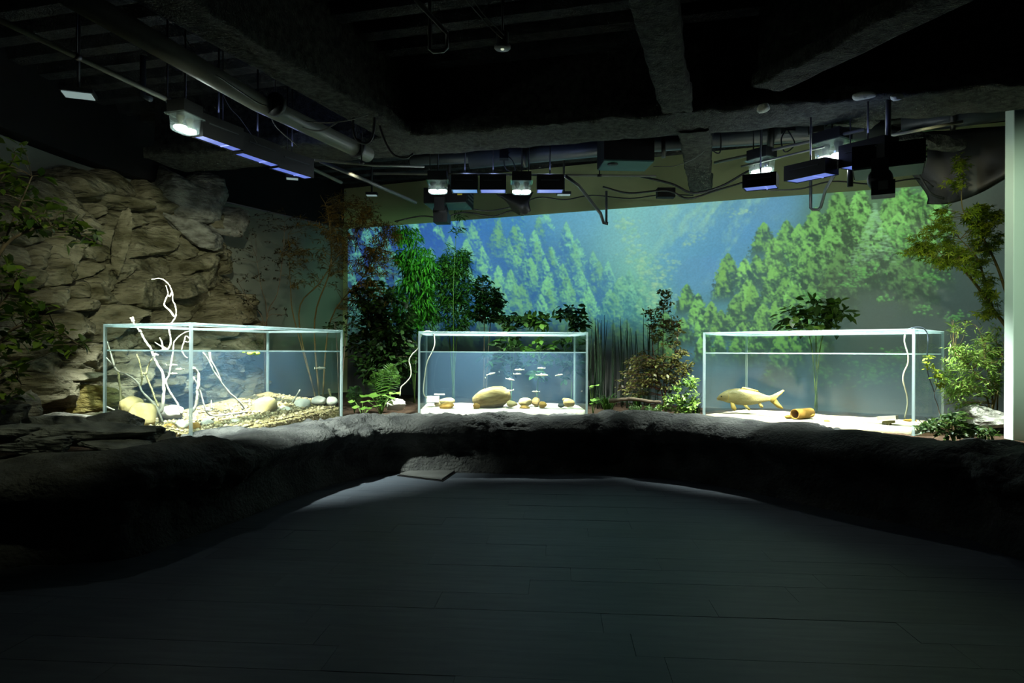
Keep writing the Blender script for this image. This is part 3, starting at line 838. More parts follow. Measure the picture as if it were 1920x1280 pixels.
def finmesh(mb, pts, thick=0.004):
    "flat-ish fin from an outline in local (x, z) or 3d points, with a little thickness"
    n = len(pts); a = [Vector(p) + Vector((0, thick / 2, 0)) for p in pts]; b = [Vector(p) - Vector((0, thick / 2, 0)) for p in pts]
    mb.add(a + b, [tuple(range(n)), tuple(range(2 * n - 1, n - 1, -1))] + [(i, i + n, (i + 1) % n + n, (i + 1) % n) for i in range(n)])


def fish(name, label, c, L_, yaw, kind, pitch=0.0, group=None):
    "nose along local +x"
    t = thing(name, label, 'fish', c, group)
    t.rotation_euler = (0, -pitch, yaw)
    OFF_saved = OFF[t.name]
    body = []
    if kind == 'carp':
        prof = [(0.50, 0.004, -0.030, 0.004), (0.48, 0.030, -0.022, 0.022), (0.44, 0.055, -0.004, 0.042), (0.38, 0.085, 0.010, 0.058), (0.30, 0.115, 0.014, 0.070), (0.20, 0.135, 0.012, 0.078), (0.08, 0.138, 0.006, 0.078), (-0.04, 0.128, 0.0, 0.068), (-0.14, 0.104, -0.002, 0.052), (-0.22, 0.078, -0.004, 0.036), (-0.29, 0.054, -0.006, 0.022), (-0.34, 0.045, -0.008, 0.014), (-0.37, 0.048, -0.008, 0.006)]
    else:
        prof = [(0.50, 0.004, -0.01, 0.003), (0.46, 0.036, -0.006, 0.026), (0.38, 0.068, 0, 0.048), (0.26, 0.092, 0, 0.062), (0.10, 0.100, 0, 0.062), (-0.08, 0.088, 0, 0.050), (-0.20, 0.064, 0, 0.032), (-0.30, 0.036, 0, 0.016), (-0.35, 0.034, 0, 0.006)]
    n = 16 if kind == 'carp' else 10
    vs_ = []; k = len(prof)
    for x, hz, zc, hy in prof:
        for j in range(n):
            a = 2 * math.pi * j / n; vs_.append((x * L_, math.cos(a) * hy * L_, (zc + math.sin(a) * hz) * L_))
    fs = [(i * n + j, i * n + (j + 1) % n, (i + 1) * n + (j + 1) % n, (i + 1) * n + j) for i in range(k - 1) for j in range(n)] + [tuple(range(n - 1, -1, -1)), tuple((k - 1) * n + j for j in range(n))]
    sk, fn = (m_carp, m_fin) if kind == 'carp' else ((m_gold, m_gold) if kind == 'gold' else (m_minnow, m_minnow))
    OFF[t.name] = Vector()

    def part(nm, mb, mt):
        o = mb.build(nm, mt, t, at=(0, 0, 0)); return o
    mb = MB(); mb.add(vs_, fs); part('body', mb, sk)
    S = lambda pts: [(p[0] * L_, (p[2] if len(p) > 2 else 0) * L_, p[1] * L_) for p in pts]
    mb = MB()
    if kind == 'carp':
        finmesh(mb, S([(-0.34, 0.036), (-0.40, 0.055), (-0.47, 0.095), (-0.55, 0.14), (-0.575, 0.125), (-0.52, 0.055), (-0.46, 0.005), (-0.45, -0.02), (-0.49, -0.08), (-0.56, -0.165), (-0.54, -0.185), (-0.46, -0.155), (-0.39, -0.09), (-0.345, -0.052)]), 0.006)
        part('tail_fin', mb, fn)
        mb = MB(); finmesh(mb, S([(0.12, 0.13), (0.08, 0.175), (0.04, 0.172), (-0.06, 0.15), (-0.16, 0.122), (-0.18, 0.09), (-0.06, 0.11), (0.04, 0.13)]), 0.006); part('dorsal_fin', mb, fn)
        mb = MB(); finmesh(mb, S([(0.28, -0.08, 0.055), (0.22, -0.10, 0.06), (0.18, -0.185, 0.10), (0.215, -0.225, 0.115), (0.26, -0.19, 0.10)]), 0.005); part('pectoral_fin', mb, fn)
        mb = MB(); finmesh(mb, S([(0.28, -0.08, -0.055), (0.22, -0.10, -0.06), (0.18, -0.185, -0.10), (0.215, -0.225, -0.115), (0.26, -0.19, -0.10)]), 0.005); part('pectoral_fin', mb, fn)
        for sgn in (1, -1):
            mb = MB(); finmesh(mb, S([(0.08, -0.12, 0.03 * sgn), (0.02, -0.125, 0.035 * sgn), (-0.04, -0.19, 0.06 * sgn), (-0.02, -0.215, 0.065 * sgn), (0.03, -0.18, 0.05 * sgn)]), 0.005); part('pelvic_fin', mb, fn)
        mb = MB(); finmesh(mb, S([(-0.16, -0.09), (-0.20, -0.08), (-0.245, -0.14), (-0.235, -0.175), (-0.19, -0.16)]), 0.005); part('anal_fin', mb, fn)
        for sgn in (1, -1):
            mb = MB(); mb.tube(smoothpath([Vector((x * L_, sgn * y * L_, z * L_)) for x, y, z in ((0.335, 0.040, 0.085), (0.315, 0.064, 0.045), (0.312, 0.070, 0.0), (0.325, 0.060, -0.05), (0.35, 0.036, -0.078))], 4), 0.004 * L_, 5); part('gill_edge', mb, fn)
            mb = MB(); mb.lathe((0.425 * L_, sgn * 0.044 * L_, 0.012 * L_), [(0, -0.013 * L_), (0.011 * L_, -0.006 * L_), (0.013 * L_, 0), (0.011 * L_, 0.006 * L_), (0, 0.013 * L_)], 8); part('eye', mb, m_eye)
            mb = MB(); mb.tube([Vector((0.485 * L_, sgn * 0.02 * L_, -0.035 * L_)), Vector((0.48 * L_, sgn * 0.03 * L_, -0.055 * L_)), Vector((0.475 * L_, sgn * 0.032 * L_, -0.07 * L_))], [0.004 * L_, 0.003 * L_, 0.001 * L_], 5); part('barbel', mb, fn)
    else:
        finmesh(mb, S([(-0.33, 0.03), (-0.42, 0.06), (-0.50, 0.105), (-0.46, 0.02), (-0.455, -0.01), (-0.50, -0.10), (-0.42, -0.06), (-0.33, -0.03)]), 0.002); part('tail_fin', mb, fn)
        mb = MB(); finmesh(mb, S([(0.04, 0.085), (-0.02, 0.15), (-0.08, 0.14), (-0.10, 0.075)]), 0.002); part('dorsal_fin', mb, fn)
        mb = MB(); finmesh(mb, S([(0.06, -0.085), (-0.0, -0.14), (-0.06, -0.085)]), 0.002); part('pelvic_fin', mb, fn)
        for sgn in (1, -1):
            mb = MB(); mb.lathe((0.40 * L_, sgn * 0.036 * L_, 0.012 * L_), [(0, -0.02 * L_), (0.018 * L_, 0), (0, 0.02 * L_)], 6); part('eye', mb, m_eye)
    OFF[t.name] = OFF_saved
    return t


def branch(name, pts, r0, r1, mat, label, cat='branch', knots=True, twigs=(), seed=0):
    sm = smoothpath(pts, 5); n = len(sm); rs = random.Random(seed)
    rad = [(r0 + (r1 - r0) * i / (n - 1)) * (1 + rs.uniform(-0.18, 0.22)) for i in range(n)]
    sm = [p + Vector((rs.uniform(-1, 1), rs.uniform(-1, 1), rs.uniform(-1, 1))) * r0 * 0.25 for p in sm]
    t = thing(name, label, cat, sm[-1] if sm[-1].z < sm[0].z else sm[0])
    MB().tube(sm, rad, 7).build('stem', mat, t)
    for tw in twigs:
        s2 = smoothpath(tw, 4); k = len(s2)
        MB().tube(s2, [r1 * 1.1 * (1 - 0.7 * i / (k - 1)) + 0.001 for i in range(k)], 5).build('twig', mat, t)
    return t


def tanks():
    TL.build('clear blue-tinted water around the bleached branches', 0.12); TM.build('clear blue-tinted water around the big oval stone', 0.14); TR.build('clear blue-tinted water around the large carp', 0.32)
    # beds
    def zl(a, b):
        z1 = 0.50 + 0.10 * (a / TL.len) ** 1.3 + 0.10 * (b / TL.dep) * (a / TL.len) + 0.01 * math.sin(a * 5 + b * 3)
        z0 = 0.455 + 0.10 * (a / TL.len) ** 1.5; t = min(1, b / 0.32); return z0 + (z1 - z0) * t * (2 - t)
    TL.bed('gravel_bed', zl, m_gravel, 'sloping tan gravel on the floor of the branch tank', 'gravel', pebbles=2600, seed=5)
    zm = lambda a, b: 0.515 + 0.004 * math.sin(a * 7)
    TM.bed('sand_bed', zm, m_sand, 'level white sand under the big oval stone', 'sand', seed=6)
    zr = lambda a, b: 0.485 + 0.004 * math.sin(a * 5)
    TR.bed('sand_bed', zr, m_sand, 'level white sand below the large carp', 'sand', seed=7)

    def stone(T, px, py, fr, wpx, hpx, seed, mat, label, dz=None, ang=0.12, tilt=0.0, zf=None, name='stone'):
        c = T.inside(px, py, fr); s = c.y / F
        if zf is not None:
            rel = c - T.o; a, b = rel.dot(T.e), rel.dot(T.n); zb = zf(a, b)
            if c.z - hpx * s / 2 > zb: c.z = zb + hpx * s / 2 * 0.92
        return rock(name, c, (wpx * s, wpx * s * 0.8, hpx * s), seed, mat, None, angular=ang, tilt=tilt, yaw=0.1 * seed, label=label, cat='stone')
    # --- branch tank stones
    stone(TL, 246, 762, 0.35, 50, 44, 3, m_cream, 'smooth pale round boulder behind the pointed boulder', name='boulder')
    stone(TL, 270, 782, 0.12, 58, 58, 8, m_cream, 'pale pointed boulder leaning by the tank corner', name='boulder', ang=0.22)
    stone(TL, 497, 764, 0.3, 48, 42, 5, m_cream, 'tall cream boulder with a dark notch mid tank', tilt=-0.3, name='boulder')
    stone(TL, 531, 772, 0.3, 40, 26, 6, m_white, 'rough white lump between cream boulder and small white stone', zf=zl, ang=0.2)
    stone(TL, 567, 759, 0.35, 36, 24, 7, m_white, 'white round stone next to the twin white stones', zf=zl)
    stone(TL, 598, 752, 0.4, 30, 20, 9, m_white, 'white stone touching its twin at the far pane', zf=zl)
    stone(TL, 622, 750, 0.4, 24, 20, 10, m_white, 'small white stone crowned by a stub of wood', zf=zl)
    stone(TL, 318, 801, 0.14, 38, 16, 12, m_ochre, 'flat ochre stone in front of the pointed boulder', zf=zl)
    stone(TL, 342, 797, 0.12, 34, 24, 13, m_white, 'white rounded stone just inside the tank corner', zf=zl)
    stone(TL, 366, 801, 0.14, 30, 18, 14, m_ochre, 'ochre knobbly stone beside the tank corner', zf=zl)
    stone(TL, 388, 793, 0.2, 34, 18, 15, m_white, 'low white stone under the curved branch', zf=zl, ang=0.2)
    stone(TL, 408, 798, 0.14, 22, 20, 16, m_cream, 'upright cream stone near the front gravel', zf=zl)
    stone(TL, 440, 792, 0.18, 30, 16, 17, m_white, 'white flat stone in the middle of the gravel', zf=zl, ang=0.2)
    stone(TL, 470, 786, 0.2, 26, 14, 18, m_cream, 'small cream stone before the tall cream boulder', zf=zl)
    stone(TL, 532, 783, 0.15, 22, 12, 19, m_tan, 'tan stone in front of the rough white lump', zf=zl)
    stone(TL, 322, 765, 0.8, 60, 26, 20, m_white, 'wide pale slab at the back of the branch tank', zf=zl, ang=0.2)
    stone(TL, 420, 770, 0.75, 56, 22, 22, m_tan, 'long tan slab behind the sloping branch', zf=zl, ang=0.2)
    rock('dark_stone_chip', P(391, 818, 4.93), (0.055, 0.05, 0.035), 44, m_jag, None, angular=0.3, sub=2, label='dark stone chip lying on the ledge by the tank corner', cat='stone', smooth=False)
    # --- branches
    I = lambda pts, fr: [TL.inside(a, b, fr) for a, b in pts]
    def high(pts, fr):
        y = TL.inside(318, 650, fr).y; return [P(a, b, y) for a, b in pts]
    branch('driftwood_branch', I([(249, 594), (251, 607), (262, 621), (273, 640), (284, 656), (288, 668), (296, 685), (305, 700), (307, 727), (306, 745), (304, 765), (298, 778), (305, 797)], 0.45), 0.007, 0.014, m_wood, 'thick bleached branch with a forked tip breaking the rim', twigs=(I([(250, 603), (246, 597), (243, 596)], 0.45), I([(263, 622), (262, 618)], 0.45), I([(288, 668), (291, 664), (297, 666)], 0.45)), seed=1)
    branch('driftwood_branch', high([(284, 524), (300, 522), (314, 530), (323, 548), (324, 563), (329, 574), (330, 592), (323, 604), (317, 614), (319, 630), (320, 644), (314, 655), (300, 657)], 0.5), 0.004, 0.008, m_wood, 'tall bleached branch curling high above the tank', twigs=(high([(327, 594), (318, 582), (308, 572), (311, 560), (315, 550), (311, 535)], 0.5), high([(323, 548), (318, 556), (314, 551)], 0.5), high([(314, 655), (300, 648), (290, 641)], 0.5), high([(306, 656), (303, 640), (299, 633)], 0.5)), seed=2)
    branch('driftwood_branch', I([(356, 620), (342, 626), (327, 640), (325, 656), (321, 678), (317, 702), (311, 716), (320, 737), (332, 755), (340, 776)], 0.5), 0.005, 0.008, m_wood, 'slender branch arching to the corner edge', seed=3)
    branch('driftwood_branch', I([(199, 670), (214, 687), (222, 696), (237, 702), (252, 711), (261, 722), (268, 736), (281, 749), (296, 769), (305, 792)], 0.4), 0.006, 0.009, m_wood, 'long branch sloping down from the outer pane', twigs=(I([(214, 687), (208, 664), (201, 640)], 0.4),), seed=4)
    branch('driftwood_branch', I([(222, 697), (224, 720), (226, 745), (222, 772)], 0.42), 0.008, 0.008, m_moss, 'mossy upright branch hanging beside the round boulder', seed=5)
    branch('driftwood_branch', I([(199, 762), (213, 768), (224, 774), (241, 779)], 0.3), 0.007, 0.006, m_wood, 'short branch lying before the round boulder', seed=6)
    branch('driftwood_branch', I([(256, 663), (262, 681), (266, 699), (273, 703), (284, 729), (290, 746), (297, 762)], 0.6), 0.006, 0.008, m_moss, 'mossy forked branch behind the thick branch', twigs=(I([(273, 703), (277, 688), (282, 677), (291, 664)], 0.6), I([(266, 699), (266, 715), (263, 726)], 0.6)), seed=7)
    branch('driftwood_branch', I([(361, 689), (371, 700), (372, 719), (370, 734), (368, 758), (360, 772)], 0.22), 0.013, 0.012, m_wood, 'bent white branch just past the corner edge', seed=8)
    branch('driftwood_branch', I([(381, 661), (392, 676), (400, 694), (414, 715), (430, 736), (446, 750), (462, 769)], 0.5), 0.006, 0.009, m_wood, 'straight branch sloping down to the gravel', twigs=(I([(393, 660), (395, 674), (404, 690), (412, 707), (416, 718)], 0.5),), seed=9)
    branch('driftwood_branch', I([(363, 707), (376, 736), (385, 766), (395, 778), (419, 778), (461, 772), (478, 771)], 0.35), 0.006, 0.009, m_wood, 'crooked branch bending flat along the gravel', twigs=(I([(385, 768), (394, 770), (400, 764)], 0.35), I([(397, 766), (396, 750)], 0.35)), seed=10)
    branch('driftwood_branch', I([(340, 657), (345, 641), (349, 630), (356, 636)], 0.3), 0.006, 0.004, m_wood, 'stubby twig poking from the water near the corner edge', twigs=(I([(346, 640), (354, 641), (357, 632)], 0.3), I([(340, 657), (347, 668), (352, 671)], 0.3)), seed=11)
    branch('driftwood_branch', I([(563, 730), (556, 742), (545, 758)], 0.5), 0.007, 0.008, m_wood, 'short stick propped against the small white stone', seed=12)
    branch('driftwood_branch', I([(617, 729), (620, 743)], 0.5), 0.010, 0.012, m_moss, 'stub of wood standing on the twin white stones', seed=13)
    branch('driftwood_branch', I([(255, 660), (245, 640), (236, 630)], 0.7), 0.004, 0.003, m_moss, 'thin dark twig behind the thick branch at the waterline', seed=14) if False else None
    # floating leaf
    fl = thing('water_lettuce', 'bright yellow-green floating plant at the waterline', 'plant', TL.inside(475, 661, 0.3))
    ml = leafmat('lettuce_leaf', (168, 196, 40), (196, 214, 70), 0.3, perobj=True)
    for a, b, w_, h_ in ((469, 662, 13, 8), (481, 662, 15, 8), (457, 660, 7, 3), (475, 660, 9, 4)):
        c = TL.inside(a, b, 0.3); s = c.y / F
        mb = MB(); mb.lathe(c, [(0, -h_ * s * 0.5), (w_ * s * 0.35, -h_ * s * 0.38), (w_ * s * 0.5, 0), (w_ * s * 0.3, h_ * s * 0.35), (0, h_ * s * 0.3)], 10, 1, 0.8); mb.build('leaf', ml, fl)
    # fish in the branch tank
    for a, b, fr, L_, yaw, lab in ((322, 684, 0.7, 21, 0.2, 'pale fish uppermost of the shoal behind the branches'), (337, 692, 0.75, 21, 2.9, 'pale fish second from top among the branches'), (324, 700, 0.7, 19, 0.1, 'pale fish lowest of the shoal behind the branches'), (600, 690, 0.6, 26, 0.9, 'dim fish near the far pane of the branch tank')):
        c = TL.inside(a, b, fr); fish('fish', lab, c, L_ * c.y / F, yaw, 'minnow', group='fish among the branches')
    # --- middle tank
    stone(TM, 924, 745, 0.35, 76, 42, 31, m_tan, 'big oval speckled stone in the middle of the white sand', ang=0.05, tilt=0.15, name='boulder')
    for i, (a, b, fr, w_, h_, mt, lab) in enumerate(((838, 752, 0.3, 30, 16, m_cream, 'pale rounded stone at the back of the hose-side trio'), (826, 757, 0.4, 24, 12, m_cream, 'pale low stone beside the hose'), (838, 761, 0.1, 34, 15, m_ochre, 'broad yellow stone foremost of the hose-side trio'), (893, 761, 0.12, 18, 11, m_ochre, 'small ochre stone beside the big oval stone'), (960, 757, 0.15, 26, 15, m_cream, 'pale oval stone touching the big oval stone'), (985, 754, 0.3, 34, 18, m_cream, 'rounded cream stone behind the flat yellow stone'), (984, 764, 0.1, 26, 9, m_ochre, 'flat yellow stone lowest of the row'), (1005, 754, 0.35, 22, 18, m_tan, 'mottled stone behind the squarish ochre stone'), (1018, 759, 0.15, 20, 13, m_ochre, 'squarish ochre stone at the end of the row'), (1052, 760, 0.15, 16, 9, m_jag, 'small dark stone near the plain end of the tank'), (1066, 755, 0.3, 28, 16, m_tan, 'brown speckled stone behind the small dark stone'), (1060, 749, 0.45, 14, 8, m_tan, 'little brown stone perched on the speckled stone'))):
        stone(TM, a, b, fr, w_, h_, 40 + i, mt, lab, ang=0.08)
    for i, (a, b, fr, L_, yaw, pt, lab) in enumerate(((920, 701, 0.3, 18, 0.15, 0.25, 'small silvery fish nosing upward above the big stone'), (956, 711, 0.3, 18, -0.1, -0.2, 'small fish just over the rear slope of the big stone'), (974, 693, 0.35, 19, 3.0, 0, 'small fish uppermost of the close pair'), (970, 701, 0.35, 16, 0.2, 0, 'small fish lower of the close pair'), (1015, 690, 0.3, 16, 3.1, 0, 'small fish swimming highest in the tank'), (1016, 703, 0.25, 24, 0.0, 0, 'largest small fish swimming level under the highest one'), (1048, 703, 0.3, 16, 0.2, 0.15, 'small fish nearest the plain end of the tank'), (925, 727, 0.45, 20, 3.0, 0, 'small fish skimming over the top of the big stone'), (953, 733, 0.4, 23, 3.3, -0.2, 'small fish gliding down behind the big stone'), (1005, 734, 0.3, 16, 3.1, 0, 'small fish low over the squarish ochre stone'), (910, 708, 0.3, 12, -1.45, 0, 'small fish seen head on, the lower one'), (936, 697, 0.3, 12, -1.6, 0, 'small fish seen head on, the upper one'), (1091, 733, 0.5, 10, 1.2, 0, 'tiny fish by the end pane'))):
        c = TM.inside(a, b, fr); fish('fish', lab, c, L_ * c.y / F, yaw, 'minnow', pt, group='small fish around the big oval stone')
    # filter block and hoses
    ft = thing('filter_block', 'white filter block at the foot of the pale hose', 'filter', TM.inside(812, 752, 0.35))
    c = TM.inside(812, 748, 0.35); s = c.y / F
    MB().box(c + Vector((0, 0, -0.0)), (23 * s, 0.09, 11 * s), TM.rot()).build('body', m_white, ft, smooth=False)
    MB().box(TM.inside(824, 739, 0.4), (20 * s, 0.03, 0.012), TM.rot()).build('bar', m_white, ft, smooth=False)
    h = smoothpath([P(750, 742, 7.0), P(752, 726, 7.0), P(762, 716, 7.0), P(770, 705, 7.0), P(770, 690, 7.0), P(767, 676, 7.0), P(773, 664, 7.0), P(784, 652, 7.0), P(790, 628, 7.0), P(797, 621.5, 7.0), P(806, 621, 7.0), P(813, 627, 7.05), P(815, 645, 7.05), P(810, 660, 7.05), P(802, 676, 7.05), P(797, 700, 7.05), P(794, 735, 7.05), P(800, 746, 7.08)], 6)
    MB().tube(h, 0.0065, 7).build('air_hose', m_hose, None, label='pale air hose looped over the rim of the middle tank', cat='hose')
    # --- carp tank
    cc = TR.inside(1402, 745, 0.35)
    fish('carp', 'large pale golden carp swimming above the white sand', cc, 112 * cc.y / F, math.pi - 0.25, 'carp')
    c2 = TR.inside(1706, 788, 0.35); fish('fish', 'small golden fish near the sand at the tank corner', c2, 24 * c2.y / F, math.pi - 0.4, 'gold')
    c3 = TR.inside(1550, 789, 0.2); rock('stone', c3, (0.05, 0.04, 0.02), 77, m_ochre, None, label='tiny ochre stone on the sand below the carp', cat='stone')
    # clay pipe
    c = TR.inside(1497, 782, 0.2); c.z = 0.485 + 0.048
    pp = thing('clay_pipe', 'ochre clay pipe lying open-ended on the white sand', 'pipe', (c.x, c.y, 0.485))
    ax = (Vector((c.x, c.y, 0)).normalized() * 0.85 + Vector((0.5, -0.2, 0))).normalized(); n = 18; a0 = c - ax * 0.06; a1 = c + ax * 0.20; sd = Vector((0, 0, 1)); cr = ax.cross(sd)
    vs_ = []
    for q, r in ((a0, 0.048), (a1, 0.048), (a1, 0.040), (a0, 0.040)):
        for j in range(n):
            t = 2 * math.pi * j / n; vs_.append(q + (cr * math.cos(t) + sd * math.sin(t)) * r)
    mb = MB(); mb.add(vs_, [(i * n + j, i * n + (j + 1) % n, ((i + 1) % 4) * n + (j + 1) % n, ((i + 1) % 4) * n + j) for i in range(4) for j in range(n)]); mb.build('barrel', m_ochre, pp)
    rock('shard', c + ax * 0.03 + Vector((0.09, 0.06, -0.02)), (0.16, 0.1, 0.05), 88, m_ochre, pp, angular=0.2)
    rock('shard', c + Vector((-0.08, 0.03, -0.03)), (0.08, 0.08, 0.035), 89, m_ochre, pp, angular=0.2)
    # pump
    c = TR.inside(1664, 786, 0.25); R = TR.rot() @ Matrix.Rotation(0.12, 3, 'Y')
    pu = thing('filter_pump', 'white filter pump lying on the sand by the hose', 'pump', (c.x, c.y, 0.485))
    MB().box(c + Vector((0, 0, 0.012)), (0.15, 0.07, 0.035), R).build('housing', m_white, pu, smooth=False)
    MB().box(c + Vector((0.01, -0.0, -0.022)), (0.09, 0.06, 0.022), R).build('grille', m_moss, pu, smooth=False)
    MB().box(c + Vector((0.012, -0.0, -0.040)), (0.03, 0.05, 0.016), R).build('foot', m_moss, pu, smooth=False)
    y = TR.inside(1700, 700, 0.3).y
    h = smoothpath([P(1697, 627, y), P(1696, 640, y), P(1700, 656, y), P(1703, 668, y), P(1702, 682, y), P(1695, 698, y), P(1693, 712, y), P(1697, 728, y), P(1701, 744, y), P(1701, 762, y), P(1696, 784, y)], 5)
    MB().tube(h, 0.0065, 7).build('air_hose', m_hose, None, label='pale air hose hanging inside the carp tank', cat='hose')
    ya = corner(1716, 617).y + 0.15
    h = smoothpath([P(1700, 622, ya + 0.1), P(1706, 616, ya), P(1720, 613, ya), P(1732, 616, ya), P(1739, 626, ya), P(1740, 645, ya), P(1738, 672, ya), P(1740, 700, ya + 0.02), P(1752, 735, ya)], 6)
    MB().tube(h, 0.005, 7).build('power_cord', m_dhose, None, label='dark cord arching over the carp tank corner', cat='cord')


# ================================================================ cliff and loose rocks
def cliff():
    rs = np.random.RandomState(12)
    plan = np.array([tuple(v)[:2] for v in smoothpath([Vector(q + (0,)) for q in ((-3.72, 3.3), (-3.78, 4.4), (-3.72, 5.3), (-3.72, 6.1), (-3.60, 6.9), (-3.28, 7.6), (-3.10, 8.1), (-3.32, 8.55))], 8)])
    plan = resample(plan, 420); n = len(plan)
    T = np.gradient(plan, axis=0); T /= np.linalg.norm(T, axis=1)[:, None]
    Nr = np.stack([T[:, 1], -T[:, 0]], 1)          # towards the room
    s = np.r_[0, np.cumsum(np.linalg.norm(np.diff(plan, axis=0), axis=1))]
    top = np.interp(s / s[-1], [0, 0.2, 0.36, 0.42, 0.55, 0.66, 0.78, 0.88, 1.0], [1.75, 1.9, 2.35, 2.6, 2.8, 2.95, 2.88, 2.7, 2.2]) + 0.10 * fbm(np.stack([s * 4, 0 * s, 0 * s], -1), 3, 3)
    k = 260
    t = np.linspace(0, 1, k)
    Z = 0.40 + (top[:, None] - 0.40) * t[None, :]
    S = s[:, None] + 0 * Z
    # blocky displacement from tilted cells
    ns = 130
    seeds = np.stack([rs.uniform(0, s[-1], ns), rs.uniform(0.4, 3.0, ns)], 1); dep = rs.uniform(-0.14, 0.17, ns); tl = rs.normal(0, 0.42, (ns, 2))
    WS = S + 0.10 * fbm(np.stack([S * 3, Z * 3, 0 * Z], -1), 3, 8); WZ_ = Z + 0.10 * fbm(np.stack([S * 3, Z * 3, 0 * Z + 9], -1), 3, 9)
    d2 = ((WS[..., None] - seeds[:, 0]) * 0.75) ** 2 + ((WZ_[..., None] - 0.25 * (WS[..., None] - seeds[:, 0]) - seeds[:, 1]) * 1.5) ** 2
    o = np.argpartition(d2, 1, -1)[..., :2]; o = np.take_along_axis(o, np.argsort(np.take_along_axis(d2, o, -1), -1), -1); i1 = o[..., 0]
    f1 = np.sqrt(np.take_along_axis(d2, o[..., :1], -1)[..., 0]); f2 = np.sqrt(np.take_along_axis(d2, o[..., 1:2], -1)[..., 0])
    D = dep[i1] + tl[i1, 0] * (S - seeds[i1, 0]) + tl[i1, 1] * (Z - seeds[i1, 1])
    D -= 0.11 * np.clip(1 - (f2 - f1) / 0.045, 0, 1)
    pq = np.stack([S, Z, 0 * Z], -1)
    D += 0.07 * fbm(pq * np.array([2.0, 3.2, 1]), 4, 4) + 0.035 * fbm(pq * np.array([4, 15, 1]), 5, 5) + 0.015 * fbm(pq * np.array([16, 22, 1]), 3, 6)
    lean = -0.35 * np.clip(t, 0, 1)[None, :] ** 1.6 + 0.12 * (1 - t[None, :]) - 0.5 * np.clip((t[None, :] - 0.93) / 0.07, 0, 1) ** 2 * 0.5
    D = np.clip(D, -0.2, 0.22) + lean
    V = np.stack([plan[:, None, 0] + Nr[:, None, 0] * D, plan[:, None, 1] + Nr[:, None, 1] * D, Z], -1)
    me = gridmesh('rock_cliff', V, m_cliff)
    c = link('rock_cliff', me, None, (0, 0, 0)); tag(c, 'tall fissured rockwork cliff rising behind the branch tank', 'cliff')
    OFF[c.name] = Vector()
    for i, (a, b, Y, w_, h_, mt, yaw, tl_) in enumerate((
            (345, 362, 7.5, 110, 60, m_cliff3, 0.3, 0.3), (398, 362, 7.7, 70, 60, m_cliff3, 0.9, -0.3), (280, 375, 7.25, 90, 44, m_cliff, 0.2, 0.2), (375, 436, 7.45, 100, 42, m_cliff3, 0.5, 0.35), (432, 412, 7.9, 56, 66, m_cliff3, 0.7, 0.8),
            (228, 455, 6.45, 30, 84, m_cliff, 0.1, 0.15), (370, 505, 7.6, 62, 60, m_cliff, 0.8, 0.3), (160, 745, 5.6, 110, 50, m_cliff2, 0.3, 0.0), (30, 775, 4.75, 60, 74, m_cliff3, 0.4, 0.1), (140, 703, 5.6, 100, 22, m_cliff, 0.3, 0.0), (110, 790, 5.05, 130, 30, m_cliff3, 0.1, 0.0))):
        p = P(a, b, Y); sc = Y / F
        rock('rock_block', p, (w_ * sc * 1.1, w_ * sc * 0.7, h_ * sc * 1.15), 200 + i, mt, c, angular=0.3, sub=8, yaw=yaw, tilt=tl_)


def jagged():
    data = [(40, 812, 4.15, 150, 34, 'broad dark slab of rock at the ledge edge below the leafy shrub'), (120, 800, 4.3, 130, 40, 'dark ridged rock with a pale crest beside the shrub'), (205, 795, 4.55, 110, 46, 'humped grey rock against the outer pane of the branch tank'), (165, 818, 4.15, 170, 30, 'long low dark rock along the ledge'), (255, 818, 4.4, 120, 34, 'wedge of dark rock under the pointed boulder'), (300, 822, 4.45, 66, 22, 'small dark rock ending at the lit gravel'), (80, 835, 3.9, 150, 26, 'thin layered slab on the ledge front'), (240, 836, 4.15, 130, 20, 'flat layered rock below the wedge'), (10, 790, 4.5, 90, 60, 'upright grey rock at the frame edge')]
    for i, (a, b, Y, w_, h_, lab) in enumerate(data):
        p = P(a, b, Y); sc = Y / F
        vs_, fs = rockmesh(None, (w_ * sc, max(0.18, w_ * sc * 0.6), h_ * sc * 1.4), 300 + i, 0.3, 7)
        R = Matrix.Rotation(0.25 + 0.2 * math.sin(i * 3), 3, 'Z') @ Matrix.Rotation(0.12 * math.sin(i * 2.1), 3, 'Y')
        A = np.array([tuple(p + R @ Vector(v)) for v in vs_]); A += (0.016 * fbm(A * np.array([5, 5, 22]), 3, i))[:, None] * np.array([0.6, -0.6, 0.6])
        mb = MB(); mb.add([Vector(v) for v in A], fs); mb.build('jagged_rock', m_jag, None, smooth=False, label=lab, cat='rock', group='jagged rocks on the ledge')
# ================================================================ plants
LEAF = {
    'oval': ([(0, 0, 0), (0.24, 0.3, 0.05), (0.26, 0.6, 0.04), (0, 1, -0.08), (-0.26, 0.6, 0.04), (-0.24, 0.3, 0.05), (0, 0.5, -0.01)], [(0, 1, 6), (1, 2, 6), (2, 3, 6), (3, 4, 6), (4, 5, 6), (5, 0, 6)]),
    'narrow': ([(0, 0, 0), (0.1, 0.35, 0.03), (0, 1, -0.15), (-0.1, 0.35, 0.03), (0, 0.4, -0.01)], [(0, 1, 4), (1, 2, 4), (2, 3, 4), (3, 0, 4)]),
    'small': ([(0, 0, 0), (0.27, 0.5, 0.06), (0, 1, 0), (-0.27, 0.5, 0.06)], [(0, 1, 2), (0, 2, 3)]),
}
_lob = []
for _k, (_a, _r) in enumerate(((-2.3, 0.45), (-1.15, 0.85), (0, 1.0), (1.15, 0.85), (2.3, 0.45))):
    _lob.append((_a, _r))
_v = [(0, 0.1, 0)]; _f = []
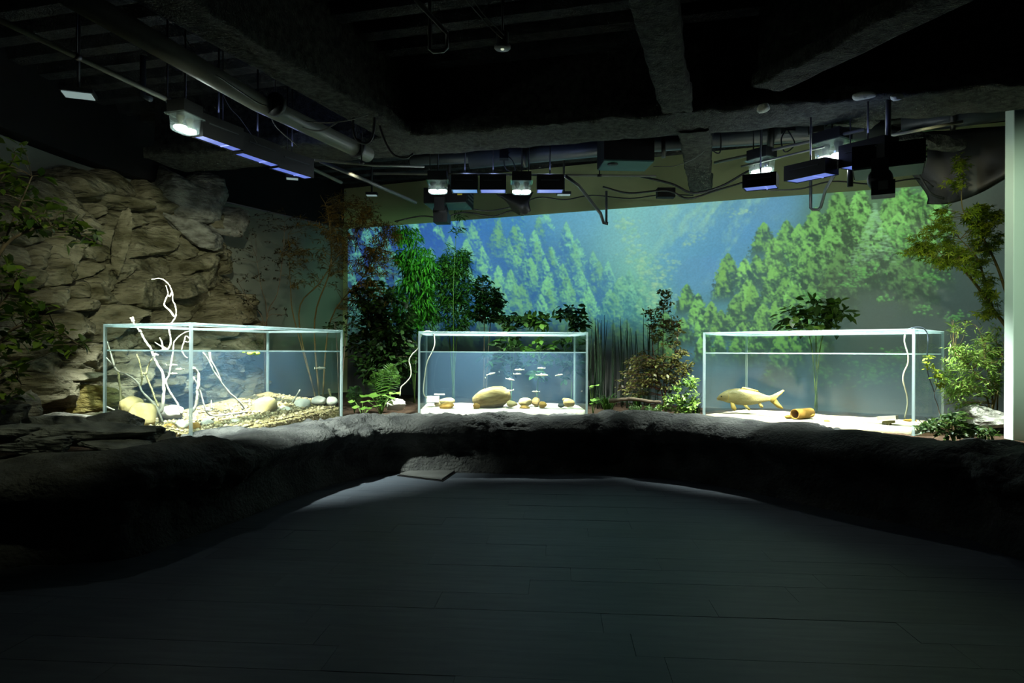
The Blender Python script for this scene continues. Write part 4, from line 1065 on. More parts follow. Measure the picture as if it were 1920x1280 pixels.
for _a, _r in _lob:
    c_, s_ = math.cos(_a * 0.8), math.sin(_a * 0.8)
    i_ = len(_v)
    _v += [(s_ * 0.3 - c_ * 0.09, 0.1 + c_ * 0.3 + s_ * 0.09, 0.01), (s_ * _r * 0.8, 0.1 + c_ * _r * 0.8, -0.08), (s_ * 0.3 + c_ * 0.09, 0.1 + c_ * 0.3 - s_ * 0.09, 0.01)]
    _f += [(0, i_, i_ + 1), (0, i_ + 1, i_ + 2)]
LEAF['maple'] = (_v, _f)
_v = [(0, 0.35, 0.0)] + [(0.5 * math.sin(a) * (1 if abs(a - math.pi) > 0.3 else 0.3), 0.45 - 0.48 * math.cos(a) * (1 if abs(a) > 0.3 else 0.5), 0.06 * math.sin(3 * a)) for a in [2 * math.pi * i / 12 for i in range(12)]]
LEAF['round'] = (_v, [(0, i + 1, (i + 1) % 12 + 1) for i in range(12)])


def leafbasis(d, up, roll):
    y = d.normalized(); x = y.cross(up)
    x = x.normalized() if x.length > 1e-4 else y.orthogonal().normalized()
    z = x.cross(y); R = Matrix((x, y, z)).transposed()
    return R @ Matrix.Rotation(roll, 3, 'Y')


class Plant:
    def __init__(s, name, label, cat, base, seed, group=None):
        s.t = thing(name, label, cat, base, group); s.base = Vector(base); s.r = random.Random(seed); s.leaves = []; s.stems = []; s.tw = []

    def stem(s, pts, r0, r1, n=6):
        sm = smoothpath(pts, 5); k = len(sm)
        s.stems.append((sm, [r0 + (r1 - r0) * i / (k - 1) for i in range(k)], n)); return sm

    def near(s, q, frac=0.15):
        best = None
        for sm, rr, _ in s.stems:
            for i, p in enumerate(sm):
                if i < frac * len(sm): continue
                d = (p - q).length + max(0, p.z - q.z) * 1.5
                if best is None or d < best[0]: best = (d, p, rr[i])
        return best[1], best[2]

    def twig(s, tip, r1=0.0015, nleaf=8, size=0.04, kind='oval', start=0.5, sag=0.1, spread=1.0, droop=0.2, jit=1.0):
        rg = s.r; b, rr = s.near(tip); L_ = (tip - b).length
        mid = (b + tip) / 2 + Vector((rg.uniform(-1, 1), rg.uniform(-1, 1), rg.uniform(0.0, 1.2))) * L_ * 0.13
        sm = smoothpath([b, mid, tip], 4); k = len(sm)
        s.tw.append((sm, [min(rr * 0.6, r1 * 2.2) + (r1 - min(rr * 0.6, r1 * 2.2)) * i / (k - 1) for i in range(k)]))
        for j in range(nleaf):
            t = start + (1 - start) * (j + rg.random()) / nleaf; x = t * (k - 1); i = min(int(x), k - 2); p = sm[i].lerp(sm[i + 1], x - i)
            d = (sm[i + 1] - sm[i]).normalized()
            side = Vector((rg.gauss(0, 1), rg.gauss(0, 1), rg.gauss(0, 0.6))) * spread
            dd = d * 0.7 + side * 0.8 + Vector((0, 0, -droop))
            s.leaves.append((p + Vector((rg.gauss(0, 1), rg.gauss(0, 1), rg.gauss(0, 1))) * size * 0.25 * jit, dd, size * rg.uniform(0.65, 1.25), kind))

    def done(s, smat, lmat, individual=False, stem_name='stem', foliage='foliage'):
        for sm, rr, n in s.stems:
            MB().tube(sm, rr, n).build(stem_name, smat, s.t)
        if s.tw:
            mb = MB()
            for sm, rr in s.tw: mb.tube(sm, rr, 4, caps=False)
            mb.build('twigs', smat, s.t, kind='stuff')
        if individual:
            cache = {}
            for p, d, sz, kd in s.leaves:
                if kd not in cache:
                    me = bpy.data.meshes.new('leaf'); v, f = LEAF[kd]; me.from_pydata(v, [], f); me.materials.append(lmat); me.shade_smooth(); cache[kd] = me
                o = link('leaf', cache[kd], s.t, p)
                o.rotation_mode = 'QUATERNION'; o.rotation_quaternion = leafbasis(d, Vector((0, 0, 1)), s.r.uniform(-0.6, 0.6)).to_quaternion(); o.scale = (sz,) * 3
        elif s.leaves:
            mb = MB()
            for p, d, sz, kd in s.leaves:
                v, f = LEAF[kd]; R = leafbasis(d, Vector((0, 0, 1)), s.r.uniform(-0.8, 0.8))
                mb.add([p + R @ (Vector(q) * sz) for q in v], f)
            mb.build(foliage, lmat, s.t, kind='stuff')
        return s.t


def ground(x, y): return Vector((x, y, 0.45))


def gpx(px, Y): q = P(px, 700, Y); return Vector((q.x, Y, 0.45))


def shrub(name, label, px, Y, mains, blobs, kind, size, per, smat, lmat, r0=0.012, depth=0.25, seed=0, individual=False, cat='shrub', droop=0.2, base=None, start=0.5, r1=0.0015, group=None):
    b = gpx(px, Y) if base is None else Vector(base)
    p = Plant(name, label, cat, b, seed, group); rg = p.r
    for m in mains:
        pts = [b + Vector((rg.uniform(-.03, .03), rg.uniform(-.03, .03), 0))]
        for q in m:
            yy = q[2] if len(q) > 2 else Y + rg.uniform(-1, 1) * depth * 0.4
            pts.append(P(q[0], q[1], yy))
        p.stem(pts, r0 * rg.uniform(0.8, 1.1), r0 * 0.25)
    for bl in blobs:
        cx, cyy, rx, ry, n = bl[:5]; yy0 = bl[5] if len(bl) > 5 else Y
        for _ in range(n):
            a = rg.uniform(0, 2 * math.pi); r = math.sqrt(rg.random())
            tip = P(cx + rx * r * math.cos(a), cyy + ry * r * math.sin(a), yy0 + rg.uniform(-1, 1) * depth)
            p.twig(tip, r1, per, size, kind, start=start, droop=droop)
    return p.done(smat, lmat, individual)


m_bark = M('grey_bark', (74, 64, 50), (104, 92, 72), rough=0.9, scale=20)
m_obark = M('olive_bark', (96, 82, 44), (120, 104, 60), rough=0.85, scale=20)
m_redst = M('reddish_stem', (88, 54, 40), (110, 70, 50), rough=0.7)
m_gst = M('green_stem', (70, 92, 40), (96, 120, 56), rough=0.6)
m_dkst = M('dark_reed', (26, 44, 26), (36, 58, 32), rough=0.6)
l_fore = leafmat('foreground_leaf', (44, 72, 22), (104, 128, 40), 0.4, perobj=True)
l_olive = leafmat('olive_leaf', (70, 58, 18), (110, 92, 32), 0.3)
l_dark = leafmat('dark_leaf', (22, 44, 18), (50, 84, 30), 0.35)
l_green = leafmat('bright_leaf', (36, 92, 24), (92, 160, 48), 0.4)
l_mid = leafmat('mid_leaf', (40, 76, 24), (84, 124, 44), 0.4)
l_maple = leafmat('maple_leaf', (92, 116, 24), (156, 168, 44), 0.5)
l_rshrub = leafmat('pale_shrub_leaf', (78, 112, 40), (142, 172, 78), 0.45)
l_red = leafmat('bronze_leaf', (70, 62, 34), (116, 120, 56), 0.4)
l_broad = leafmat('broad_leaf', (40, 66, 20), (84, 112, 36), 0.35, perobj=True)
l_butter = leafmat('butterbur_leaf', (92, 136, 50), (132, 170, 76), 0.4, perobj=True)
l_bare = leafmat('sparse_leaf', (30, 30, 18), (56, 50, 26), 0.2)
l_ivy = leafmat('ivy_leaf', (34, 66, 34), (84, 112, 48), 0.3)


def fern(name, label, px, Y, fr, seed, mat, size=0.3):
    b = gpx(px, Y); t = thing(name, label, 'fern', b); rg = random.Random(seed)
    for (ax, ay) in fr:
        tip = P(ax, ay, Y + rg.uniform(-0.12, 0.12)); mid = (b + tip) / 2 + Vector((0, 0, 0.25 * (tip - b).length))
        sm = smoothpath([b, mid, tip], 10); k = len(sm); mb = MB(); mb.tube(sm, [0.004 * (1 - 0.8 * i / k) for i in range(k)], 4)
        L_ = (tip - b).length
        for i in range(3, k):
            d = (sm[i] - sm[i - 1]).normalized(); tt = i / k; ln = L_ * 0.17 * math.sin(math.pi * min(1, tt * 0.95 + 0.1)) + 0.01
            sd = d.cross(Vector((0, 1, 0.3))).normalized()
            for sg in (1, -1):
                R = leafbasis(sd * sg + d * 0.35, Vector((0, -0.6, 0.8)), 0)
                v, f = LEAF['narrow']; mb.add([sm[i] + R @ (Vector((q[0] * 1.3, q[1], q[2])) * ln) for q in v], f)
        mb.build('frond', mat, t)
    return t


def tuft(name, label, px, Y, n, h, seed, mat, spread=0.12, cat='grass'):
    b = gpx(px, Y); t = thing(name, label, cat, b); rg = random.Random(seed); mb = MB()
    for i in range(n):
        a = rg.uniform(0, 6.28); o = Vector((math.cos(a), math.sin(a), 0)); L_ = h * rg.uniform(0.6, 1.15)
        p0 = b + o * rg.uniform(0, 0.04); p1 = p0 + o * spread * 0.6 + Vector((0, 0, L_ * 0.8)); p2 = p0 + o * spread * rg.uniform(1.2, 2.2) + Vector((0, 0, L_ * rg.uniform(0.6, 1.0)))
        sm = smoothpath([p0, p1, p2], 3); sd = o.cross(Vector((0, 0, 1))) * 0.006; vs_ = []
        for j, q in enumerate(sm): k = 1 - j / (len(sm) - 1) * 0.9; vs_ += [q + sd * k, q - sd * k]
        mb.add(vs_, [(2 * j, 2 * j + 1, 2 * j + 3, 2 * j + 2) for j in range(len(sm) - 1)])
    mb.build('blades', mat, t, kind='stuff')


def plants():
    # leafy shrubs leaning in from the frame's edge
    shrub('leafy_shrub', 'leafy shrub leaning in high before the cliff, its spray reaching out over the rock', 0, 4.0, [[(-40, 600, 4.0), (10, 450, 4.0), (60, 330, 4.0)], [(-20, 520, 3.9), (60, 430, 3.9), (150, 440, 3.95), (190, 462, 3.95)], [(-60, 500, 4.1), (-20, 380, 4.1), (30, 290, 4.1)]],
          [(35, 310, 50, 55, 16, 4.05), (50, 370, 60, 40, 16, 4.0), (85, 405, 70, 30, 18, 3.95), (140, 440, 55, 20, 13, 3.95), (25, 450, 45, 40, 9, 4.0)], 'oval', 0.072, 4, m_bark, l_fore, 0.013, 0.2, 11, True, base=(-3.3, 4.1, 0.45), start=0.55)
    shrub('leafy_shrub', 'second leafy shrub below it, a pale-tipped spray pointing at the branch tank', 0, 4.0, [[(-30, 700, 4.0), (20, 620, 3.95), (90, 610, 3.95), (160, 655, 3.95)], [(-40, 760, 4.0), (10, 690, 4.0), (40, 720, 3.95)], [(-40, 640, 4.0), (10, 560, 4.0), (40, 510, 4.0)]],
          [(25, 530, 40, 40, 14, 4.0), (50, 590, 55, 34, 18, 3.95), (95, 625, 50, 22, 15, 3.95), (130, 650, 34, 10, 6, 3.95), (30, 650, 45, 40, 14, 4.0), (20, 715, 35, 34, 9, 4.0)], 'oval', 0.072, 4, m_bark, l_fore, 0.012, 0.2, 111, True, base=(-3.25, 4.0, 0.45), start=0.55)
    # bare twiggy shrubs before the grey wall
    shrub('bare_shrub', 'thin bare shrub with black twigs before the grey wall', 498, 7.7, [[(495, 610), (470, 570), (447, 530)], [(500, 600), (520, 550), (530, 480), (535, 400)], [(500, 590), (490, 540), (480, 480)], [(498, 605), (535, 590)]],
          [(490, 470, 60, 70, 34), (530, 430, 40, 60, 24), (470, 540, 30, 40, 14), (530, 585, 16, 10, 4)], 'small', 0.032, 9, m_bark, l_bare, 0.010, 0.2, 12)
    shrub('olive_shrub', 'brownish thin-stemmed shrub between the grey wall and the greenery', 600, 7.9, [[(552, 600), (545, 540), (540, 440)], [(560, 590), (600, 530), (640, 470), (680, 420)], [(590, 600), (620, 500), (615, 400), (600, 365)], [(620, 600), (680, 520), (720, 450)]],
          [(560, 470, 40, 70, 34), (620, 470, 60, 70, 80), (670, 430, 60, 55, 110), (700, 500, 50, 50, 90), (660, 390, 50, 30, 50), (730, 450, 30, 40, 40), (690, 560, 50, 30, 40)], 'narrow', 0.065, 14, m_obark, l_olive, 0.012, 0.35, 13)
    shrub('low_shrub', 'low dark shrub peeping over the branch tank rim', 640, 7.6, [[(630, 620), (620, 600)], [(650, 610), (660, 590)]], [(640, 605, 36, 18, 22)], 'oval', 0.05, 6, m_bark, l_dark, 0.008, 0.2, 14)
    # green thicket in front of the projection
    shrub('bamboo_shrub', 'bushy bamboo with bright hanging leaves by the projection', 775, 8.6, [[(770, 600), (772, 520), (778, 470)], [(760, 590), (755, 520), (752, 440)], [(785, 590), (800, 520), (805, 480)]],
          [(780, 490, 36, 30, 110), (790, 520, 34, 34, 90), (775, 560, 44, 44, 100), (765, 440, 26, 18, 40), (800, 590, 34, 30, 50)], 'narrow', 0.11, 9, m_gst, l_green, 0.010, 0.25, 15, droop=1.1)
    shrub('evergreen_shrub', 'dense dark evergreen shrub beside the bamboo', 850, 8.7, [[(850, 600), (848, 540), (846, 490)], [(860, 590), (866, 530), (868, 480)], [(840, 600), (834, 540), (834, 480)]],
          [(850, 500, 34, 24, 90), (850, 540, 38, 36, 130), (850, 590, 44, 34, 110), (868, 480, 14, 14, 20)], 'narrow', 0.095, 11, m_gst, l_mid, 0.010, 0.25, 16, droop=0.3)
    shrub('palm_shoot', 'tall thin shoot with spoked leaves reaching the projector', 852, 8.4, [[(850, 560), (853, 480), (856, 430), (858, 408)]], [(858, 408, 10, 5, 5), (857, 432, 12, 4, 5), (850, 470, 12, 8, 4)], 'narrow', 0.10, 5, m_gst, l_mid, 0.006, 0.08, 17, cat='plant', droop=0.0)
    shrub('leafy_bush', 'dark leafy bush stepping down behind the middle tank', 910, 8.5, [[(908, 600), (905, 560), (904, 520)], [(920, 600), (930, 570), (938, 555)]], [(906, 545, 22, 24, 50), (915, 580, 34, 24, 80), (930, 565, 18, 18, 30)], 'oval', 0.055, 11, m_bark, l_dark, 0.009, 0.2, 18)
    shrub('dark_thicket', 'shadowy undergrowth filling the gap beside the branch tank', 710, 8.0, [[(700, 660), (690, 600), (680, 550)], [(715, 650), (730, 590), (740, 530)], [(720, 660), (760, 610), (765, 560)]],
          [(700, 560, 40, 40, 70), (730, 600, 50, 50, 120), (690, 650, 40, 50, 90), (750, 660, 34, 50, 90), (720, 700, 60, 24, 60)], 'oval', 0.075, 9, m_bark, l_dark, 0.011, 0.35, 19)
    # broad leaves along the rim of the middle tank
    for i, (px, mains, blobs, lab) in enumerate(((960, [[(955, 640), (950, 610)], [(965, 640), (975, 600)]], [(955, 604, 34, 12, 22), (950, 665, 44, 40, 26)], 'broad-leaved plant showing above the middle tank rim, nearest the dark bush'), (1010, [[(1010, 640), (1008, 600)], [(1015, 640), (1025, 605)]], [(1010, 602, 30, 14, 22), (1010, 670, 40, 40, 26)], 'broad-leaved plant midway along the middle tank rim'), (1075, [[(1072, 640), (1068, 590)], [(1078, 640), (1085, 600)]], [(1072, 590, 26, 12, 18), (1082, 605, 18, 12, 12), (1065, 665, 36, 44, 26)], 'tallest broad-leaved plant at the reed end of the middle tank'))):
        shrub('broadleaf_plant', lab, px, 8.15, mains, blobs, 'oval', 0.09, 7, m_gst, l_dark if i != 1 else l_mid, 0.006, 0.15, 30 + i, False, cat='plant')
    # reeds
    rg = random.Random(5)
    for cx, n, lab in ((1122, 20, 'clump of dark reeds beside the middle tank'), (1160, 14, 'sparser clump of dark reeds between the tank and the bronze shrub'), (1216, 13, 'third clump of dark reeds touching the bronze shrub')):
        t = thing('reed_clump', lab, 'reed', gpx(cx, 8.1))
        for k in range(n):
            x = cx + rg.gauss(0, 13); Yk = 8.1 + rg.uniform(-0.25, 0.25); q = gpx(x, Yk); top = P(x + rg.gauss(0, 4), rg.uniform(590, 650), Yk)
            MB().tube(smoothpath([q, (q + top) / 2 + Vector((rg.uniform(-.02, .02), 0, 0)), top], 3), [0.0048] * 6 + [0.002], 5).build('reed', m_dkst, t)
    shrub('bronze_shrub', 'slender shrub with bronze leaves standing before the projection', 1245, 7.3, [[(1245, 720), (1243, 640), (1246, 550)], [(1240, 730), (1225, 660), (1220, 590)], [(1250, 720), (1268, 650), (1272, 610)], [(1250, 730), (1285, 700)]],
          [(1246, 570, 14, 28, 22), (1222, 600, 12, 26, 16), (1250, 625, 34, 30, 40), (1262, 600, 16, 20, 12), (1275, 680, 24, 26, 40), (1200, 690, 34, 30, 50), (1250, 700, 40, 34, 80), (1180, 720, 30, 24, 30)], 'small', 0.046, 10, m_redst, l_red, 0.008, 0.28, 20)
    shrub('spreading_plant', 'light green spreading plant against the carp tank foot', 1270, 6.55, [[(1275, 760), (1285, 735), (1300, 720)], [(1270, 765), (1262, 740)], [(1285, 765), (1305, 752)]],
          [(1285, 735, 24, 22, 34), (1290, 762, 22, 14, 28), (1258, 755, 22, 16, 22), (1300, 715, 12, 10, 8)], 'small', 0.042, 9, m_gst, l_rshrub, 0.005, 0.12, 21, cat='plant', base=(P(1278, 700, 6.5).x, 6.5, 0.47))
    shrub('ground_cover', 'low silvery ground cover on the ledge top near the reeds', 1215, 6.75, [[(1200, 768), (1190, 762)], [(1230, 768), (1240, 760)]], [(1215, 765, 46, 8, 40)], 'small', 0.030, 7, m_gst, l_ivy, 0.004, 0.15, 22, cat='plant', base=(P(1215, 700, 6.75).x, 6.75, 0.48))
    tuft('grass_tuft', 'arching grass tuft below the reeds', 1140, 7.4, 60, 0.20, 6, l_mid)
    tuft('grass_tuft', 'upright grass tuft behind the bronze shrub foot', 1195, 7.6, 40, 0.26, 7, l_mid, 0.06)
    tuft('grass_tuft', 'small grass tuft in the shade before the carp tank', 1305, 7.3, 40, 0.22, 8, l_dark, 0.06)
    # fern and butterbur between the tanks
    fern('fern', 'olive fern with upright fronds between two tanks', 715, 7.3, [(742, 682), (724, 690), (700, 696), (755, 705), (690, 712), (735, 712), (712, 720)], 9, l_mid)
    fern('fern', 'small dim fern close to the branch tank', 665, 7.2, [(655, 725), (672, 722), (680, 735), (650, 738)], 10, l_dark)
    def big(name, label, base, lv, seed, size_px, mat=l_butter, kind='round'):
        t = thing(name, label, 'plant', base); rg2 = random.Random(seed); me = bpy.data.meshes.new('leaf'); v, f = LEAF[kind]; me.from_pydata(v, [], f); me.materials.append(mat); me.shade_smooth()
        for (a, b, Y, sp) in lv:
            tip = P(a, b, Y); q = Vector(base); MB().tube(smoothpath([q, (q + tip) / 2 + Vector((0, 0, 0.02)), tip], 4), 0.004, 5).build('stalk', m_gst, t)
            o = link('leaf', me, t, tip); ang = rg2.uniform(-2.6, -0.5)
            o.rotation_mode = 'QUATERNION'; d = Vector((math.cos(ang), math.sin(ang), rg2.uniform(-0.35, 0.1)))
            o.rotation_quaternion = leafbasis(d, Vector((0, 0, 1)), rg2.uniform(-0.3, 0.3)).to_quaternion(); s_ = sp * Y / F; o.scale = (s_, s_, s_)
    big('butterbur', 'large pale round-leaved plant on the lit ledge between tanks', (P(715, 700, 6.75).x, 6.75, 0.47), [(712, 738, 6.7, 34), (728, 742, 6.8, 26), (696, 742, 6.75, 24), (706, 752, 6.6, 22), (735, 735, 6.9, 22), (690, 752, 6.7, 18)], 3, 30)
    big('butterbur', 'low round-leaved seedling at the branch tank side', (P(680, 700, 6.5).x, 6.5, 0.47), [(672, 760, 6.45, 16), (688, 762, 6.4, 16), (680, 752, 6.5, 18), (697, 764, 6.45, 14), (664, 750, 6.6, 14), (704, 760, 6.5, 14)], 4, 16)
    big('butterbur', 'single yellow-green round-leaved plant beside the middle tank', (P(1112, 700, 6.75).x, 6.75, 0.47), [(1112, 722, 6.75, 18), (1108, 748, 6.7, 20), (1118, 754, 6.7, 16), (1106, 725, 6.8, 12)], 5, 20)
    # broad bush behind the carp tank
    shrub('broadleaf_bush', 'round broad-leaved bush rising behind the carp tank', 1530, 7.32, [[(1530, 640), (1528, 600), (1530, 560)], [(1520, 640), (1495, 600), (1475, 580)], [(1540, 640), (1565, 600), (1585, 575)]],
          [(1530, 575, 40, 18, 24), (1490, 598, 28, 26, 18), (1570, 590, 30, 22, 18), (1530, 602, 60, 22, 24)], 'oval', 0.115, 3, m_gst, l_broad, 0.008, 0.12, 23, True, start=0.7)
    rock('white_rock', P(742, 757, 6.85), (0.22, 0.18, 0.11), 75, m_white, None, angular=0.3, sub=5, label='white rock glaring beside the middle tank', cat='rock')
    # maple
    mp = Plant('maple_tree', 'yellow-green maple arching over the carp tank from the pale wall', 'tree', (4.62, 6.3, 0.45), 24)
    A = mp.stem([Vector((4.62, 6.3, 0.45)), P(1895, 640, 6.3), P(1862, 580, 6.3), P(1815, 515, 6.25), P(1780, 490, 6.2), P(1735, 478, 6.15)], 0.022, 0.004)
    mp.stem([P(1862, 580, 6.3), P(1845, 520, 6.3), P(1830, 480, 6.3), P(1800, 448, 6.25)], 0.012, 0.004)
    mp.stem([P(1890, 560, 6.35), P(1870, 500, 6.3), P(1845, 450, 6.3), P(1815, 410, 6.25), P(1803, 380, 6.2), P(1806, 320, 6.2)], 0.014, 0.003)
    for cx, cyy, rx, ry, n in ((1845, 410, 36, 24, 34), (1850, 450, 34, 26, 30), (1760, 410, 22, 22, 16), (1740, 450, 34, 18, 16), (1720, 475, 34, 12, 14), (1790, 475, 34, 16, 16), (1770, 490, 34, 14, 16), (1800, 310, 14, 12, 8), (1790, 340, 12, 16, 8), (1830, 500, 30, 20, 16), (1850, 570, 26, 30, 14), (1860, 540, 20, 30, 10)):
        for _ in range(n):
            a = mp.r.uniform(0, 6.28); r = math.sqrt(mp.r.random())
            mp.twig(P(cx + rx * r * math.cos(a), cyy + ry * r * math.sin(a), 6.25 + mp.r.uniform(-.3, .3)), 0.0012, 11, 0.07, 'maple', start=0.6, droop=0.35)
    mp.done(m_obark, l_maple, stem_name='limb')
    shrub('pale_shrub', 'fresh green shrub crowding the end of the carp tank', 1850, 5.9, [[(1860, 740), (1830, 700), (1790, 660)], [(1868, 730), (1850, 690), (1845, 650)], [(1850, 745), (1810, 730), (1765, 712)], [(1872, 720), (1880, 670)]],
          [(1800, 670, 36, 26, 50), (1850, 660, 28, 30, 46), (1790, 715, 36, 26, 50), (1840, 720, 36, 26, 46), (1790, 750, 24, 18, 26), (1870, 690, 20, 30, 24), (1800, 605, 18, 10, 10), (1860, 620, 16, 16, 14)], 'narrow', 0.058, 11, m_obark, l_rshrub, 0.010, 0.25, 25, base=(P(1862, 700, 5.9).x, 5.9, 0.45))
    shrub('trailing_branch', 'yellow-leaved trailing branch dangling before the carp tank end pane', 1755, 5.45, [[(1758, 760, 5.42), (1752, 740, 5.4), (1758, 712, 5.4), (1750, 690, 5.4), (1742, 672, 5.4)]], [(1740, 680, 9, 12, 8, 5.4), (1752, 698, 10, 10, 8, 5.4), (1762, 712, 9, 12, 8, 5.4)], 'oval', 0.034, 5, m_bark, l_maple, 0.004, 0.05, 26, base=(P(1766, 700, 5.4).x, 5.4, 0.47), cat='plant')
    shrub('ground_cover', 'dark ivy-like ground cover spilling over the ledge by the pale wall', 1790, 5.0, [[(1770, 800), (1740, 800)], [(1810, 805), (1840, 808)], [(1790, 800), (1785, 780)]], [(1770, 800, 50, 16, 60), (1830, 812, 44, 12, 40), (1790, 780, 30, 10, 20)], 'oval', 0.042, 5, m_gst, l_ivy, 0.005, 0.15, 27, cat='plant', base=(P(1790, 700, 5.0).x, 5.0, 0.48))
    big('broad_leaf_plant', 'single broad blue-green leaf among the ground cover', (P(1785, 700, 5.1).x, 5.1, 0.47), [(1785, 782, 5.05, 38), (1800, 790, 5.0, 24), (1768, 790, 5.0, 24)], 6, 30, l_broad)
    rock('pale_rock', P(1838, 785, 5.75), (0.42, 0.34, 0.22), 72, m_cliff3, None, angular=0.25, sub=5, label='pale rough rock beside the pale wall end', cat='rock')
    # fallen log
    branch('fallen_log', [P(1140, 752, 7.1), P(1180, 748, 7.1), P(1215, 752, 7.05), P(1240, 754, 7.0)], 0.022, 0.014, m_bark, 'thin fallen log on the red earth', cat='log')
# ================================================================ ceiling gear
COOL = (0.90, 1.0, 0.94)
m_bowl = glassmat('lamp_bowl', (0.86, 0.92, 0.90), base=0.10, edge=0.5, rough=0.05, milky=0.06)
m_led = emitmat('led_white', (240, 255, 248), 14.0)
m_blue = emitmat('led_blue', (96, 120, 240), 0.7)
m_cyan = emitmat('led_cyan', (60, 140, 225), 0.7)
m_panel = emitmat('panel_light', (150, 176, 176), 0.5)
m_yel = M('yellow_sticker', (200, 180, 40), (206, 186, 50), rough=0.6)


def glow(name, loc, power, color, parent):
    l = bpy.data.lights.new(name, 'POINT'); l.energy = power; l.color = color; l.shadow_soft_size = 0.04
    o = bpy.data.objects.new(name, l); COL.objects.link(o); o.parent = parent; o.location = Vector(loc) - OFF[parent.name]


def lamp(c, ax, label, sc=1.0, bright=True, power=300, target=None, size=100, shadowy=0.06, color=COOL):
    "clear-bowl flood lamp: c = centre of the bowl, ax = unit long axis"
    c = Vector(c); ax = Vector(ax).normalized(); R = Matrix((ax, Vector((-ax.y, ax.x, 0)), Vector((0, 0, 1)))).transposed()
    t = thing('flood_lamp', label, 'lamp', c + Vector((0, 0, -0.07 * sc)))
    w_, d_, h_ = 0.20 * sc, 0.15 * sc, 0.11 * sc
    MB().box(c + Vector((0, 0, h_ / 2 + 0.05)), (w_ * 0.95, d_, 0.09), R).build('housing', m_black, t, smooth=False)
    MB().box(c + Vector((0, 0, h_ / 2 + 0.004)), (w_ * 1.1, d_ * 1.1, 0.010), R).build('collar', m_bowl, t, smooth=False)
    n = 28; vs_ = []
    for z, k in ((h_ / 2, 1.0), (0, 0.95), (-h_ * 0.42, 0.9), (-h_ * 0.5, 0.78)):
        for j in range(n):
            a = 2 * math.pi * j / n; ca, sa = math.cos(a), math.sin(a)
            x = math.copysign(abs(ca) ** 0.45, ca) * w_ / 2 * k; y = math.copysign(abs(sa) ** 0.45, sa) * d_ / 2 * k
            vs_.append(c + R @ Vector((x, y, z)))
    fs = [(i * n + j, i * n + (j + 1) % n, (i + 1) * n + (j + 1) % n, (i + 1) * n + j) for i in range(3) for j in range(n)] + [tuple(3 * n + j for j in range(n))]
    mb = MB(); mb.add(vs_, fs); bowl = mb.build('bowl', m_bowl, t)
    for s in (-1, 1):
        mb = MB(); q = R @ Vector((s * w_ * 0.23, 0, -h_ * 0.30)); mb.lathe(c + q, [(0, -0.022 * sc), (0.03 * sc, -0.018 * sc), (0.045 * sc, -0.004 * sc), (0.044 * sc, 0.008 * sc), (0, 0.012 * sc)], 14); mb.build('led_lens', m_led, bowl)
        mb = MB(); q = R @ Vector((s * w_ * 0.23, 0, 0)); mb.lathe(c + q, [(0.03 * sc, h_ * 0.45), (0.016 * sc, 0), (0.040 * sc, -h_ * 0.18)], 12); mb.build('reflector', m_pipe, bowl)
    MB().tube([c + Vector((0, 0, h_ / 2 + 0.09)), Vector((c.x, c.y, 3.59))], 0.007, 6).build('hanger_rod', m_black, t)
    if power:
        p = c + Vector((0, 0, -0.09 * sc)); spot('flood_light', p, target, power, color, size, 1.0, shadowy, t); glow('bowl_glow', c + Vector((0, 0, -0.075 * sc)), power * BOWL, color, t)
    return t


def ledbox(p0, p1, zb, h, wd, label, mat, divider=True):
    "black trough with a glowing underside, long axis p0 -> p1"
    p0, p1 = Vector(p0), Vector(p1); ax = (p1 - p0); L_ = ax.length; ax.normalize(); nr = Vector((-ax.y, ax.x, 0)); R = Matrix((ax, nr, Vector((0, 0, 1)))).transposed()
    c = (p0 + p1) / 2; t = thing('led_panel', label, 'lamp', (c.x, c.y, zb), 'box lamps over the tanks')
    z = zb + h / 2; th = 0.008
    for o, sz in ((nr * (wd / 2 - th / 2), (L_, th, h)), (nr * -(wd / 2 - th / 2), (L_, th, h)), (ax * (L_ / 2 - th / 2), (th, wd - 2 * th, h)), (ax * -(L_ / 2 - th / 2), (th, wd - 2 * th, h))):
        MB().box(Vector((c.x, c.y, z)) + o, sz, R).build('side', m_black, t, smooth=False)
    MB().box((c.x, c.y, zb + h - th / 2), (L_ - 2 * th, wd - 2 * th, th), R).build('top', m_black, t, smooth=False)
    for s in (1, -1):
        MB().box(Vector((c.x, c.y, zb + h * 0.62)) + nr * s * (wd / 2 + 0.003), (L_ * 0.7, 0.006, 0.008), R).build('groove', m_bpipe, t, smooth=False)
    gp = MB().box((c.x, c.y, zb + 0.008), (L_ - 2 * th - 0.004, wd - 2 * th - 0.004, 0.006), R).build('glow_panel', mat, t, smooth=False)
    MB().tube([Vector((c.x, c.y, zb + h)), Vector((c.x, c.y, 3.59))], 0.007, 6).build('hanger_rod', m_black, t)
    if LEAK: glow('blue_leak', (c.x, c.y, zb + h + 0.06), LEAK, (0.35, 0.45, 1.0), t)
    if divider: MB().box(Vector((c.x, c.y, zb + 0.003)) + ax * L_ * 0.16, (0.012, wd - 2 * th - 0.004, 0.006), R).build('divider', emitmat('led_strip', (130, 150, 250), 0.8), gp, smooth=False)
    return t


def cable(pts, Y, label, r=0.006, mat=None, cat='cable', name='cable'):
    MB().tube(smoothpath(pxpath(pts, Y), 6), r, 6).build(name, mat or m_cable, None, label=label, cat=cat)


